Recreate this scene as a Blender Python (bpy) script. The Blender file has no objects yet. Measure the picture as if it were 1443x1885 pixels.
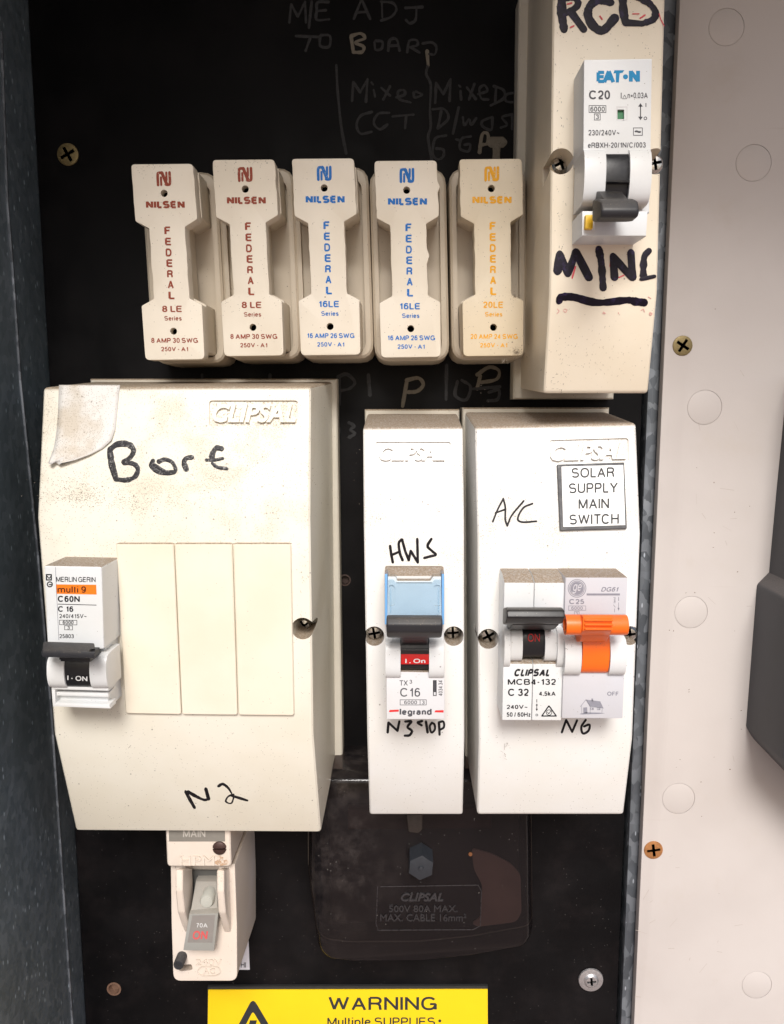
import bpy, bmesh, math, random
from mathutils import Vector, Matrix, Euler
random.seed(7)
R = math.radians
MM = 0.001
S = bpy.context.scene
C = S.collection

# ------------------------------------------------------------------ camera
F = 1430.0; PW, PH = 1443.0, 1885.0
DC = 296.0                                   # lens to backboard, mm
PITCH, YAW = 7.5, 0.66
cam_d = bpy.data.cameras.new('camera'); cam = bpy.data.objects.new('camera', cam_d); C.objects.link(cam)
cam_d.sensor_fit = 'HORIZONTAL'; cam_d.sensor_width = 36; cam_d.lens = 36 * F / PW
cam_d.clip_start = 0.01; cam_d.clip_end = 200
cam.location = (0, -DC * MM, 0)
cam.rotation_euler = (R(90 - PITCH), 0, R(YAW))
S.camera = cam
RM = Euler((R(90 - PITCH), 0, R(YAW))).to_matrix()
CP = Vector((0, -DC, 0))
# ------------------------------------------------------------------ light
SUN_EL, SUN_AZ = 40.0, 2.0                   # from in front of the board, a little from the right
w = bpy.data.worlds.new('World'); S.world = w; w.use_nodes = True
nt = w.node_tree; bg = nt.nodes['Background']
sky = nt.nodes.new('ShaderNodeTexSky'); sky.sky_type = 'NISHITA'; sky.sun_disc = False
sky.sun_elevation = R(SUN_EL); sky.sun_rotation = R(180 - SUN_AZ)
sky.air_density = 1.0; sky.dust_density = 3.0; sky.ozone_density = 0.6
nt.links.new(sky.outputs[0], bg.inputs[0]); bg.inputs[1].default_value = 0.075
sd = bpy.data.lights.new('sun', 'SUN'); sd.energy = 2.1; sd.angle = R(22); sd.color = (1, 0.98, 0.95)
sun = bpy.data.objects.new('sun', sd); C.objects.link(sun)
dv = Vector((math.sin(R(SUN_AZ)) * math.cos(R(SUN_EL)), -math.cos(R(SUN_AZ)) * math.cos(R(SUN_EL)), math.sin(R(SUN_EL))))
sun.rotation_euler = dv.to_track_quat('Z', 'Y').to_euler()
S.view_settings.view_transform = 'Standard'; S.view_settings.look = 'None'
S.view_settings.exposure = 0.74; S.view_settings.gamma = 1.0
S.render.engine = 'CYCLES'
S.cycles.max_bounces = 8; S.cycles.transparent_max_bounces = 12

# ------------------------------------------------------------------ geometry helpers (all in mm; h = height off the board)
def ray(px, py):
    return RM @ Vector(((px - PW / 2) / F, (PH / 2 - py) / F, -1))
class Plane:
    def __init__(s, p, n): s.p = Vector(p); s.n = Vector(n).normalized()
    def hit(s, px, py, off=0.0):
        d = ray(px, py); t = (s.p + s.n * 0 - CP).dot(s.n) / d.dot(s.n)
        return CP + d * t + s.n * off
def H(h): return Plane((0, -h, 0), (0, -1, 0))
def P3(a, b, c):
    a, b, c = at(*a), at(*b), at(*c); n = (b - a).cross(c - a)
    if n.y > 0: n = -n
    return Plane(a, n)
def at(px, py, h): return H(h).hit(px, py)
def XW(px, py, h): return at(px, py, h).x
def ZW(px, py, h): return at(px, py, h).z

ROOT = {}
def tag(o, label=None, cat=None, group=None, kind=None):
    if label: o['label'] = label
    if cat: o['category'] = cat
    if group: o['group'] = group
    if kind: o['kind'] = kind
    return o
def thing(name, label, cat, base, group=None):
    o = bpy.data.objects.new(name, None); o.empty_display_size = .01
    o.location = Vector(base) * MM; C.objects.link(o); ROOT[o] = Vector(base)
    return tag(o, label, cat, group)
def finish(me, mat, smooth=30):
    if mat:
        me.materials.clear(); me.materials.append(mat)
    if smooth is not None:
        me.shade_smooth(); me.set_sharp_from_angle(angle=R(smooth))
def obj(name, bm, mat, parent=None, smooth=30, label=None):
    o_ = ROOT.get(parent, Vector((0, 0, 0))) if parent else Vector((0, 0, 0))
    for v in bm.verts: v.co = (v.co - o_) * MM
    me = bpy.data.meshes.new(name); bm.to_mesh(me); bm.free()
    finish(me, mat, smooth)
    o = bpy.data.objects.new(name, me); C.objects.link(o)
    if parent: o.parent = parent; ROOT[o] = o_      # children keep the thing's frame
    if label: o['label'] = label
    return o
def cut(o, cutters):
    """boolean difference of a list of bmeshes (mm, world) from object o"""
    off = ROOT.get(o, Vector((0, 0, 0))); cs = []
    for b in cutters:
        for v in b.verts: v.co = (v.co - off) * MM
        bmesh.ops.recalc_face_normals(b, faces=b.faces)
        me = bpy.data.meshes.new('cutter'); b.to_mesh(me); b.free()
        c = bpy.data.objects.new('cutter', me); C.objects.link(c)
        c.parent = o.parent; cs.append(c)
        m = o.modifiers.new('b', 'BOOLEAN'); m.object = c; m.solver = 'EXACT'; m.operation = 'DIFFERENCE'
    dg = bpy.context.evaluated_depsgraph_get(); dg.update()
    me = bpy.data.meshes.new_from_object(o.evaluated_get(dg))
    mats = [m for m in o.data.materials]
    o.modifiers.clear(); o.data = me; finish(me, mats[0])
    for c in cs:
        d = c.data; bpy.data.objects.remove(c); bpy.data.meshes.remove(d)
def join(bms):
    out = bmesh.new()
    for b in bms:
        me = bpy.data.meshes.new('t'); b.to_mesh(me); out.from_mesh(me); b.free(); bpy.data.meshes.remove(me)
    return out
def rnd(pts, r, n=4):
    """round the corners of a 2D polygon"""
    out = []; N = len(pts)
    for i in range(N):
        a, b, c = Vector(pts[i - 1][:2]), Vector(pts[i][:2]), Vector(pts[(i + 1) % N][:2])
        rr = r[i] if isinstance(r, (list, tuple)) else r
        if rr <= 0: out.append((b.x, b.y)); continue
        u, v = (a - b), (c - b); l = min(rr, u.length * .45, v.length * .45)
        p, q = b + u.normalized() * l, b + v.normalized() * l
        for k in range(n + 1):
            t = k / n; m = p * (1 - t) ** 2 + b * 2 * t * (1 - t) + q * t * t; out.append((m.x, m.y))
    return out
def solid(front, back, bev=0.0, seg=2, bev_all=False):
    """closed solid between two matching loops of points"""
    bm = bmesh.new()
    f = [bm.verts.new(p) for p in front]; b = [bm.verts.new(p) for p in back]; n = len(f)
    ff = bm.faces.new(f); bm.faces.new(list(reversed(b)))
    for i in range(n): bm.faces.new((f[i], b[i], b[(i + 1) % n], f[(i + 1) % n]))
    bmesh.ops.recalc_face_normals(bm, faces=bm.faces)
    if bev > 0:
        es = bm.edges[:] if bev_all else list(ff.edges)
        bmesh.ops.bevel(bm, geom=es, offset=bev, segments=seg, affect='EDGES', profile=.6, clamp_overlap=True)
    return bm
def prism(pl, pts, d0, d1, bev=0.0, r=0.0, seg=2, bev_all=False, grow=0.0):
    """pixel outline laid on plane at offset d1, extruded back to d0"""
    if r: pts = rnd(pts, r)
    base = Plane(pl.p + pl.n * d1, pl.n)
    fr = [base.hit(x, y) for x, y in pts]
    c = sum(fr, Vector()) / len(fr)
    bk = [p + pl.n * (d0 - d1) + (p - c) * grow for p in fr]
    return solid(fr, bk, bev, seg, bev_all)
def rect(x0, y0, x1, y1, tilt=0, lean=0):
    return [(x0, y0), (x1, y0 + tilt), (x1 + lean, y1 + tilt), (x0 + lean, y1)]
def circ(x, y, r, n=28, ry=None):
    ry = ry or r
    return [(x + r * math.cos(2 * math.pi * k / n), y + ry * math.sin(2 * math.pi * k / n)) for k in range(n)]
def cyl(c, r0, r1, h0, h1, n=28, axis='y'):
    """cylinder / cone out of the board, centre (x,z), radii at h0 and h1"""
    fr = [Vector((c[0] + r1 * math.cos(2 * math.pi * k / n), -h1, c[1] + r1 * math.sin(2 * math.pi * k / n))) for k in range(n)]
    bk = [Vector((c[0] + r0 * math.cos(2 * math.pi * k / n), -h0, c[1] + r0 * math.sin(2 * math.pi * k / n))) for k in range(n)]
    return solid(fr, bk)
def lathe(c, prof, n=32):
    bm = bmesh.new(); rings = []
    for r, h in prof:
        rings.append([bm.verts.new((c[0] + r * math.cos(2 * math.pi * k / n), -h, c[1] + r * math.sin(2 * math.pi * k / n))) for k in range(n)] if r > 0 else [bm.verts.new((c[0], -h, c[1]))])
    for a, b in zip(rings, rings[1:]):
        for k in range(n):
            k2 = (k + 1) % n
            if len(a) == 1: bm.faces.new((a[0], b[k], b[k2]))
            elif len(b) == 1: bm.faces.new((a[k], a[k2], b[0]))
            else: bm.faces.new((a[k], b[k], b[k2], a[k2]))
    if len(rings[0]) > 1: bm.faces.new(rings[0])
    bmesh.ops.recalc_face_normals(bm, faces=bm.faces); return bm
def boxw(x0, x1, z0, z1, h0, h1, bev=0, seg=2):
    fr = [Vector((x, -h1, z)) for x, z in ((x0, z0), (x1, z0), (x1, z1), (x0, z1))]
    bk = [Vector((x, -h0, z)) for x, z in ((x0, z0), (x1, z0), (x1, z1), (x0, z1))]
    return solid(fr, bk, bev, seg, bev_all=bev > 0)
def extx(x0, x1, prof, xr=None, bev=.25, skew=0.0, seg=2, world=False):
    """side profile [(py,h)...] swept across from pixel x0 to x1; skew shifts x with z (vertical convergence is handled by world x)"""
    yr = sum(p[0] for p in prof) / len(prof); hr = max(p[1] for p in prof)
    xa, xb = (x0, x1) if world else (XW(x0, yr, hr), XW(x1, yr, hr))
    xm = 738 if xr is None else xr
    pr = [(ZW(xm, y, h), h) for y, h in prof]
    return solid([Vector((xb, -h, z)) for z, h in pr], [Vector((xa, -h, z)) for z, h in pr], bev, seg, bev_all=True)
def arcp(y0, y1, h0, ht, n=12, pw=.6, xm=738):
    """arched profile between two pixel rows, returned in (z,h)"""
    z0, z1 = ZW(xm, y0, h0), ZW(xm, y1, h0)
    return [(z0 + (z1 - z0) * (1 - math.cos(math.pi * k / n)) / 2, h0 + (ht - h0) * max(0, math.sin(math.pi * k / n)) ** pw) for k in range(n + 1)]
def arch(x0, x1, y0, y1, h0, ht, hb, bev=.3, pw=.6, xm=738):
    """half drum across x"""
    ym = (y0 + y1) / 2
    xa, xb = XW(x0, ym, ht), XW(x1, ym, ht)
    pr = arcp(y0, y1, h0, ht, 14, pw, xm); pr = pr + [(pr[-1][0], hb), (pr[0][0], hb)]
    return solid([Vector((xb, -h, z)) for z, h in pr], [Vector((xa, -h, z)) for z, h in pr], bev, 2, bev_all=False)

# ------------------------------------------------------------------ print and handwriting
_fc = {}
def fontglyphs(txt, off=0.0, shear=0.0, space=1.0):
    k = (txt, off, shear, space)
    if k not in _fc:
        cu = bpy.data.curves.new('t', 'FONT'); cu.body = txt; cu.size = 1; cu.offset = off; cu.shear = shear
        cu.space_character = space; cu.resolution_u = 3; cu.fill_mode = 'FRONT'
        o = bpy.data.objects.new('t', cu); C.objects.link(o)
        dg = bpy.context.evaluated_depsgraph_get()
        me = bpy.data.meshes.new_from_object(o.evaluated_get(dg))
        vs = [v.co.copy() for v in me.vertices]; fs = [tuple(p.vertices) for p in me.polygons]
        bpy.data.objects.remove(o); bpy.data.curves.remove(cu); bpy.data.meshes.remove(me)
        x0 = min(v.x for v in vs); x1 = max(v.x for v in vs); y0 = min(v.y for v in vs); y1 = max(v.y for v in vs)
        _fc[k] = ([((v.x - x0) / (x1 - x0), 1 - (v.y - y0) / (y1 - y0)) for v in vs], fs)
    return _fc[k]
# a plain grotesque drawn with strokes: cap height 1, every stroke a ribbon of thickness t
def _a(cx, cy, rx, ry, a0, a1, n=10, p=.88):
    o = []
    for k in range(n + 1):
        a = R(a0 + (a1 - a0) * k / n); c, s_ = math.cos(a), math.sin(a)
        o.append((cx + rx * math.copysign(abs(c) ** p, c), cy + ry * math.copysign(abs(s_) ** p, s_)))
    return o
GL = {  # char: (width, height, y shift, strokes in a 0..1 box)
 'A': (.88, 1, 0, [[(0, -.06), (.5, 1.0)], [(.5, 1.0), (1, -.06)], [(.17, .31), (.83, .31)]]),
 'B': (.78, 1, 0, [[(0, 0), (0, 1)], [(0, 1), (.6, 1)] + _a(.6, .76, .34, .24, 80, -90, 8) + [(0, .52)], [(0, .52), (.6, .52)] + _a(.62, .26, .38, .26, 80, -90, 8) + [(0, 0)]]),
 'C': (.88, 1, 0, [_a(.5, .5, .5, .5, 38, 322, 20)]),
 'D': (.84, 1, 0, [[(0, 0), (0, 1)], [(0, 1), (.42, 1)] + _a(.45, .5, .55, .5, 85, -85, 14) + [(.42, 0), (0, 0)]]),
 'E': (.74, 1, 0, [[(0, 0), (0, 1)], [(0, 1), (1, 1)], [(0, .52), (.92, .52)], [(0, 0), (1, 0)]]),
 'F': (.68, 1, 0, [[(0, -.06), (0, 1)], [(0, 1), (1, 1)], [(0, .5), (.85, .5)]]),
 'G': (.92, 1, 0, [_a(.5, .5, .5, .5, 38, 340, 20), [(.58, .45), (1.03, .45)], [(1, .48), (1, -.02)]]),
 'H': (.82, 1, 0, [[(0, -.06), (0, 1.06)], [(1, -.06), (1, 1.06)], [(0, .53), (1, .53)]]),
 'I': (.0, 1, 0, [[(.5, -.06), (.5, 1.06)]]),
 'J': (.6, 1, 0, [[(1, 1.06), (1, .3)] + _a(.5, .3, .5, .3, -5, -180, 8)]),
 'K': (.8, 1, 0, [[(0, -.06), (0, 1.06)], [(.95, 1.04), (.02, .38)], [(.35, .62), (1, -.04)]]),
 'L': (.66, 1, 0, [[(0, 1.06), (0, 0)], [(-.05, 0), (1, 0)]]),
 'M': (.96, 1, 0, [[(0, -.06), (0, 1.0)], [(0, 1.03), (.5, 0)], [(.5, 0), (1, 1.03)], [(1, 1.0), (1, -.06)]]),
 'N': (.82, 1, 0, [[(0, -.06), (0, 1.06)], [(0, 1.0), (1, 0)], [(1, -.06), (1, 1.06)]]),
 'O': (.94, 1, 0, [_a(.5, .5, .5, .5, 0, 360, 26)]),
 'P': (.74, 1, 0, [[(0, -.06), (0, 1)], [(0, 1), (.6, 1)] + _a(.62, .73, .38, .27, 80, -90, 9) + [(0, .46)]]),
 'R': (.8, 1, 0, [[(0, -.06), (0, 1)], [(0, 1), (.6, 1)] + _a(.6, .75, .37, .25, 80, -90, 9) + [(0, .5)], [(.55, .5), (.8, .45), (.92, .3), (.94, .1), (1, -.05)]]),
 'S': (.80, 1, 0, [_a(.48, .75, .46, .25, 25, 250, 12) + [(.5, .5)] + _a(.5, .26, .5, .26, 75, -155, 12)]),
 'T': (.78, 1, 0, [[(-.04, 1), (1.04, 1)], [(.5, 1), (.5, -.06)]]),
 'U': (.8, 1, 0, [[(0, 1.06), (0, .36)] + _a(.5, .36, .5, .36, -175, -5, 12) + [(1, .36), (1, 1.06)]]),
 'V': (.86, 1, 0, [[(0, 1.06), (.5, 0)], [(.5, 0), (1, 1.06)]]),
 'W': (1.22, 1, 0, [[(0, 1.06), (.25, 0)], [(.25, 0), (.5, .98)], [(.5, .98), (.75, 0)], [(.75, 0), (1, 1.06)]]),
 'X': (.82, 1, 0, [[(0, -.05), (1, 1.05)], [(0, 1.05), (1, -.05)]]),
 'Y': (.86, 1, 0, [[(0, 1.05), (.5, .45)], [(1, 1.05), (.5, .45)], [(.5, .5), (.5, -.06)]]),
 'Z': (.76, 1, 0, [[(0, 1), (1, 1)], [(1, 1), (0, 0)], [(0, 0), (1, 0)]]),
 '0': (.62, 1, 0, [_a(.5, .5, .5, .5, 0, 360, 24)]),
 '1': (.46, 1, 0, [[(.85, -.06), (.85, 1.06)], [(.12, .74), (.55, .79), (.82, 1.0)]]),
 '2': (.62, 1, 0, [_a(.5, .7, .5, .3, 170, -20, 10) + [(.8, .42), (.3, .2), (.02, .0)], [(0, 0), (1.04, 0)]]),
 '3': (.62, 1, 0, [_a(.48, .76, .44, .24, 165, -70, 10) + [(.4, .53)], [(.4, .53)] + _a(.48, .26, .52, .26, 75, -165, 12)]),
 '4': (.66, 1, 0, [[(.75, -.06), (.75, 1)], [(.75, 1), (0, .26)], [(-.02, .25), (1.06, .25)]]),
 '5': (.62, 1, 0, [[(.95, 1), (.2, 1)], [(.2, 1), (.08, .48)], _a(.5, .31, .5, .31, 150, -160, 14)]),
 '6': (.62, 1, 0, [_a(.5, .31, .5, .31, 0, 360, 18), _a(.55, .5, .55, .5, 45, 190, 9)]),
 '7': (.60, 1, 0, [[(0, 1), (1, 1)], [(1, 1), (.55, .5), (.3, -.06)]]),
 '8': (.62, 1, 0, [_a(.5, .76, .43, .24, 0, 360, 18), _a(.5, .26, .5, .26, 0, 360, 18)]),
 '9': (.62, 1, 0, [_a(.5, .69, .5, .31, 0, 360, 18), _a(.45, .5, .55, .5, -135, 10, 9)]),
 'a': (.62, .74, 0, [[(.1, .78)] + _a(.48, .7, .42, .3, 140, 5, 7) + [(.9, .1), (1.02, -.02)], _a(.45, .3, .45, .3, 60, 330, 12)]),
 'd': (.64, 1, 0, [[(1, -.06), (1, 1.06)], _a(.5, .34, .5, .36, 0, 360, 18)]),
 'e': (.64, .74, 0, [[(0, .52), (1, .52)], _a(.5, .5, .5, .5, 5, 320, 18)]),
 'g': (.64, 1.0, -.27, [[(1, 1.02), (1, .25)] + _a(.5, .24, .5, .24, -10, -165, 8), _a(.5, .66, .5, .34, 0, 360, 18)]),
 'i': (.0, 1, 0, [[(.5, -.06), (.5, .74)], [(.5, .94), (.5, 1.07)]]),
 'k': (.58, 1, 0, [[(0, -.06), (0, 1.06)], [(.9, .72), (0, .3)], [(.35, .48), (1, -.04)]]),
 'l': (.0, 1, 0, [[(.5, -.06), (.5, 1.06)]]),
 'm': (1.0, .74, 0, [[(0, -.08), (0, 1.05)], [(0, .6)] + _a(.25, .68, .25, .32, 150, 0, 7) + [(.5, -.08)], [(.5, .6)] + _a(.75, .68, .25, .32, 150, 0, 7) + [(1, -.08)]]),
 'n': (.58, .74, 0, [[(0, -.08), (0, 1.05)], [(0, .55)] + _a(.5, .65, .5, .35, 150, 0, 8) + [(1, -.08)]]),
 'o': (.66, .74, 0, [_a(.5, .5, .5, .5, 0, 360, 20)]),
 'p': (.64, 1.0, -.27, [[(0, -.05), (0, 1.02)], _a(.5, .66, .5, .34, 0, 360, 18)]),
 'r': (.34, .74, 0, [[(0, -.08), (0, 1.05)], [(0, .5), (.3, .9), (1.1, .98)]]),
 's': (.56, .74, 0, [_a(.48, .75, .44, .25, 25, 250, 9) + [(.5, .5)] + _a(.5, .26, .5, .26, 75, -155, 9)]),
 't': (.32, .95, 0, [[(.4, 1.06), (.4, .15), (.6, 0), (1.1, 0)], [(-.15, .74), (1.1, .74)]]),
 'u': (.58, .74, 0, [[(0, 1.06), (0, .38)] + _a(.5, .36, .5, .36, -175, -5, 8) + [(1, .45)], [(1, 1.06), (1, -.08)]]),
 'z': (.54, .74, 0, [[(0, 1), (1, 1)], [(1, 1), (0, 0)], [(0, 0), (1, 0)]]),
 '/': (.36, 1, 0, [[(0, -.06), (1, 1.06)]]), '-': (.36, 0, .34, [[(-.1, .5), (1.1, .5)]]), '.': (.0, .0, 0, [[(.5, -.5), (.5, .5)]]),
 '=': (.56, .34, .25, [[(0, 0), (1, 0)], [(0, 1), (1, 1)]]),
 '~': (.62, .26, .3, [[(0, .1), (.12, .75), (.27, .98), (.42, .75), (.58, .25), (.73, .02), (.88, .25), (1, .9)]]),
}
_gc = {}
def glyphs(txt, off=0.0, shear=0.0, space=1.0):
    """ribbon letters: returns normalised points (u right, v down), faces and a stroke layer per point"""
    key = (txt, off, shear, space)
    if key in _gc: return _gc[key]
    th = .148 + off * 2.3; vs = []; fs = []; ly = []; x = 0; layer = 0
    for ch in txt:
        if ch == ' ': x += .26 * space; continue
        w_, h_, ys, sts = GL[ch]; w_ = max(w_, th); h_ = max(h_, th)
        for st in sts:
            P = [Vector((x + th / 2 + u * (w_ - th), ys + th / 2 + v * (h_ - th))) for u, v in st]
            q = [P[0]]
            for p in P[1:]:
                if (p - q[-1]).length > .004: q.append(p)
            if len(q) < 2: q = [P[0] - Vector((0, th / 2)), P[0] + Vector((0, th / 2))]
            closed = (q[0] - q[-1]).length < .01 and len(q) > 6
            if closed: q = q[:-1]
            layer += 1; b = len(vs); m = len(q)
            for i, p in enumerate(q):
                a = q[i - 1] if (i or closed) else None; c = q[(i + 1) % m] if (i < m - 1 or closed) else None
                d0 = (p - a).normalized() if a is not None else None; d1 = (c - p).normalized() if c is not None else None
                if d0 is None: d = d1; k = 1
                elif d1 is None: d = d0; k = 1
                else:
                    d = d0 + d1
                    d = d.normalized() if d.length > .05 else d1
                    k = min(1.6, 1 / max(.4, d.dot(d1)))
                nn = Vector((-d.y, d.x)) * th / 2 * k
                for e in (nn, -nn):
                    vs.append((p.x + e.x, p.y + e.y)); ly.append(layer)
            for i in range(m if closed else m - 1):
                j = (i + 1) % m; fs.append((b + 2 * i, b + 2 * j, b + 2 * j + 1, b + 2 * i + 1))
        x += w_ + max(.05, .125 - off * 1.2) * space - (.07 if ch in 'LT' else 0)
    vs = [(a + shear * c, c) for a, c in vs]
    x0 = min(v[0] for v in vs); x1 = max(v[0] for v in vs); y0 = min(v[1] for v in vs); y1 = max(v[1] for v in vs)
    _gc[key] = ([((a - x0) / (x1 - x0), 1 - (c - y0) / (y1 - y0)) for a, c in vs], fs, ly)
    return _gc[key]
class Ink:
    """marks lying on one plane"""
    def __init__(s, pl, off=.06): s.pl = pl; s.v = []; s.f = []; s.off = off; s.k = 0; s.sh = Vector((0, 0, 0))
    def add(s, pts, faces, off=None):
        b = len(s.v); o = s.off if off is None else off
        s.v += [s.pl.hit(x, y, o) + s.sh for x, y in pts]; s.f += [tuple(i + b for i in f) for f in faces]
    def text(s, txt, x0, y0, x1, y1, tilt=0, lean=0, bold=0.0, shear=0.0, rot=0, space=1.0):
        g, fs, ly = glyphs(txt, bold, shear, space)
        b = len(s.v)
        for (u, v), l in zip(g, ly):
            if rot == 90: u, v = v, 1 - u         # reads from bottom to top
            s.v.append(s.pl.hit(x0 + u * (x1 - x0) + lean * v, y0 + v * (y1 - y0) + tilt * u, s.off + .0025 * (l % 12)) + s.sh)
        s.f += [tuple(i + b for i in f) for f in fs]
    def poly(s, pts, off=None): s.add(pts, [tuple(range(len(pts)))], off)
    def line(s, a, b, wd):
        a, b = Vector(a), Vector(b); n = (b - a).normalized(); n = Vector((-n.y, n.x)) * wd / 2
        s.poly([tuple(a + n), tuple(b + n), tuple(b - n), tuple(a - n)])
    def frame(s, x0, y0, x1, y1, wd, tilt=0, lean=0):
        o = rect(x0, y0, x1, y1, tilt, lean); i = rect(x0 + wd, y0 + wd, x1 - wd, y1 - wd, tilt, lean)
        s.add(o + i, [(k, (k + 1) % 4, 4 + (k + 1) % 4, 4 + k) for k in range(4)])
    def ring(s, x, y, r, wd, n=24, ry=None):
        ry = ry or r
        s.add(circ(x, y, r, n, ry) + circ(x, y, r - wd, n, ry - wd), [(k, (k + 1) % n, n + (k + 1) % n, n + k) for k in range(n)])
    def stroke(s, pts, wd, hgt=.12, jit=.08, smooth=True, n=6):
        pts = [Vector(p[:2]) for p in pts]
        if len(pts) == 1: pts = [pts[0] - Vector((.6, 0)), pts[0] + Vector((.6, 0))]
        if smooth and len(pts) > 2:
            q = []; P = [pts[0] * 2 - pts[1]] + pts + [pts[-1] * 2 - pts[-2]]
            for i in range(1, len(P) - 2):
                a, b, c, d = P[i - 1:i + 3]
                for k in range(n):
                    t = k / n
                    q.append(.5 * ((2 * b) + (c - a) * t + (2 * a - 5 * b + 4 * c - d) * t * t + (3 * b - a - 3 * c + d) * t ** 3))
            q.append(pts[-1]); pts = q
        else:
            q = []
            for a, b in zip(pts, pts[1:]):
                m = max(1, int((b - a).length / max(wd, 3)))
                q += [a.lerp(b, k / m) for k in range(m)]
            pts = q + [pts[-1]]
        # round ends
        d0 = (pts[0] - pts[1]).normalized(); d1 = (pts[-1] - pts[-2]).normalized()
        seq = [(pts[0] + d0 * wd * .46, .25), (pts[0] + d0 * wd * .3, .7)] + [(p, 1) for p in pts] + [(pts[-1] + d1 * wd * .3, .7), (pts[-1] + d1 * wd * .46, .25)]
        prof = [(-1, 0), (-.8, .7), (-.3, 1), (.3, 1), (.8, .7), (1, 0)]
        b = len(s.v); m = len(seq); ww = 1.0
        s.k += 1; o = s.off + s.k * .012
        for i, (p, f) in enumerate(seq):
            t = (seq[min(i + 1, m - 1)][0] - seq[max(i - 1, 0)][0]).normalized(); nn = Vector((-t.y, t.x))
            ww = ww * .65 + .35 * (1 + random.uniform(-jit, jit) * 3.2)
            for a, e in prof:
                q = p + nn * a * wd / 2 * f * ww
                s.v.append(s.pl.hit(q.x, q.y, o + hgt * e * (.3 + .7 * f)) + s.sh)
        K = len(prof)
        for i in range(m - 1):
            for j in range(K - 1):
                s.f.append((b + i * K + j, b + i * K + j + 1, b + (i + 1) * K + j + 1, b + (i + 1) * K + j))
    def build(s, name, mat, parent, smooth=None, label=None):
        bm = bmesh.new(); vs = [bm.verts.new(v) for v in s.v]
        for f in s.f:
            try: bm.faces.new([vs[i] for i in f])
            except ValueError: pass
        for f in bm.faces:
            f.normal_update()
            if f.normal.dot(s.pl.n) < 0: f.normal_flip()
        return obj(name, bm, mat, parent, smooth, label)
def emboss(pl, txt, x0, y0, x1, y1, d0, d1, tilt=0, bold=0.0, shear=0.0, lean=0):
    """letters with real thickness, standing on a plane"""
    g, fs = fontglyphs(txt, bold, shear, 1.0)
    pts = [(x0 + u * (x1 - x0) + lean * v, y0 + v * (y1 - y0) + tilt * u) for u, v in g]
    bm = bmesh.new(); top = [bm.verts.new(pl.hit(x, y, d1)) for x, y in pts]
    fl = []
    for f in fs:
        try: fl.append(bm.faces.new([top[i] for i in f]))
        except ValueError: pass
    bmesh.ops.remove_doubles(bm, verts=bm.verts, dist=.002)
    r = bmesh.ops.extrude_face_region(bm, geom=bm.faces[:])
    for v in [e for e in r['geom'] if isinstance(e, bmesh.types.BMVert)]: v.co += pl.n * (d0 - d1)
    bmesh.ops.recalc_face_normals(bm, faces=bm.faces); return bm

# ------------------------------------------------------------------ materials (positions in mm)
def nodes(name):
    m = bpy.data.materials.new(name); m.use_nodes = True; t = m.node_tree; b = t.nodes['Principled BSDF']; return m, t, b
def N(t, typ, **kw):
    n = t.nodes.new(typ)
    for k, v in kw.items(): setattr(n, k, v)
    return n
def posmm(t, sc=(1, 1, 1)):
    g = N(t, 'ShaderNodeNewGeometry'); m = N(t, 'ShaderNodeVectorMath', operation='MULTIPLY')
    m.inputs[1].default_value = [1000 * s for s in sc]; t.links.new(g.outputs['Position'], m.inputs[0]); return m.outputs[0], g
def noise(t, vec, scale, det=3, rough=.55):
    n = N(t, 'ShaderNodeTexNoise'); n.inputs['Scale'].default_value = scale; n.inputs['Detail'].default_value = det; n.inputs['Roughness'].default_value = rough
    t.links.new(vec, n.inputs['Vector']); return n.outputs['Fac']
def ramp(t, inp, a, b, lo=0.0, hi=1.0):
    r = N(t, 'ShaderNodeMapRange', interpolation_type='SMOOTHSTEP'); r.inputs['From Min'].default_value = a; r.inputs['From Max'].default_value = b
    r.inputs['To Min'].default_value = lo; r.inputs['To Max'].default_value = hi; t.links.new(inp, r.inputs['Value']); return r.outputs[0]
def mul(t, a, b, op='MULTIPLY'):
    m = N(t, 'ShaderNodeMath', operation=op); m.use_clamp = True
    for i, x in enumerate((a, b)):
        if isinstance(x, (int, float)): m.inputs[i].default_value = x
        else: t.links.new(x, m.inputs[i])
    return m.outputs[0]
def mix(t, f, a, b):
    m = N(t, 'ShaderNodeMix', data_type='RGBA')
    if isinstance(f, (int, float)): m.inputs[0].default_value = f
    else: t.links.new(f, m.inputs[0])
    for i, x in ((6, a), (7, b)):
        if isinstance(x, tuple): m.inputs[i].default_value = (*x, 1)
        else: t.links.new(x, m.inputs[i])
    return m.outputs[2]
def bump(t, b, hgt, st=.2, dist=.0001):
    n = N(t, 'ShaderNodeBump'); n.inputs['Strength'].default_value = st; n.inputs['Distance'].default_value = dist
    t.links.new(hgt, n.inputs['Height']); t.links.new(n.outputs[0], b.inputs['Normal'])
def specks(t, p, scale, rad, dens):
    v = N(t, 'ShaderNodeTexVoronoi', feature='F1'); v.inputs['Scale'].default_value = scale; t.links.new(p, v.inputs['Vector'])
    d = ramp(t, v.outputs['Distance'], rad, rad * .5)
    s = N(t, 'ShaderNodeSeparateColor'); t.links.new(v.outputs['Color'], s.inputs[0])
    m = N(t, 'ShaderNodeMath', operation='LESS_THAN'); t.links.new(s.outputs[0], m.inputs[0])
    if isinstance(dens, (int, float)): m.inputs[1].default_value = dens
    else: t.links.new(dens, m.inputs[1])
    return mul(t, d, m.outputs[0])
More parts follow.
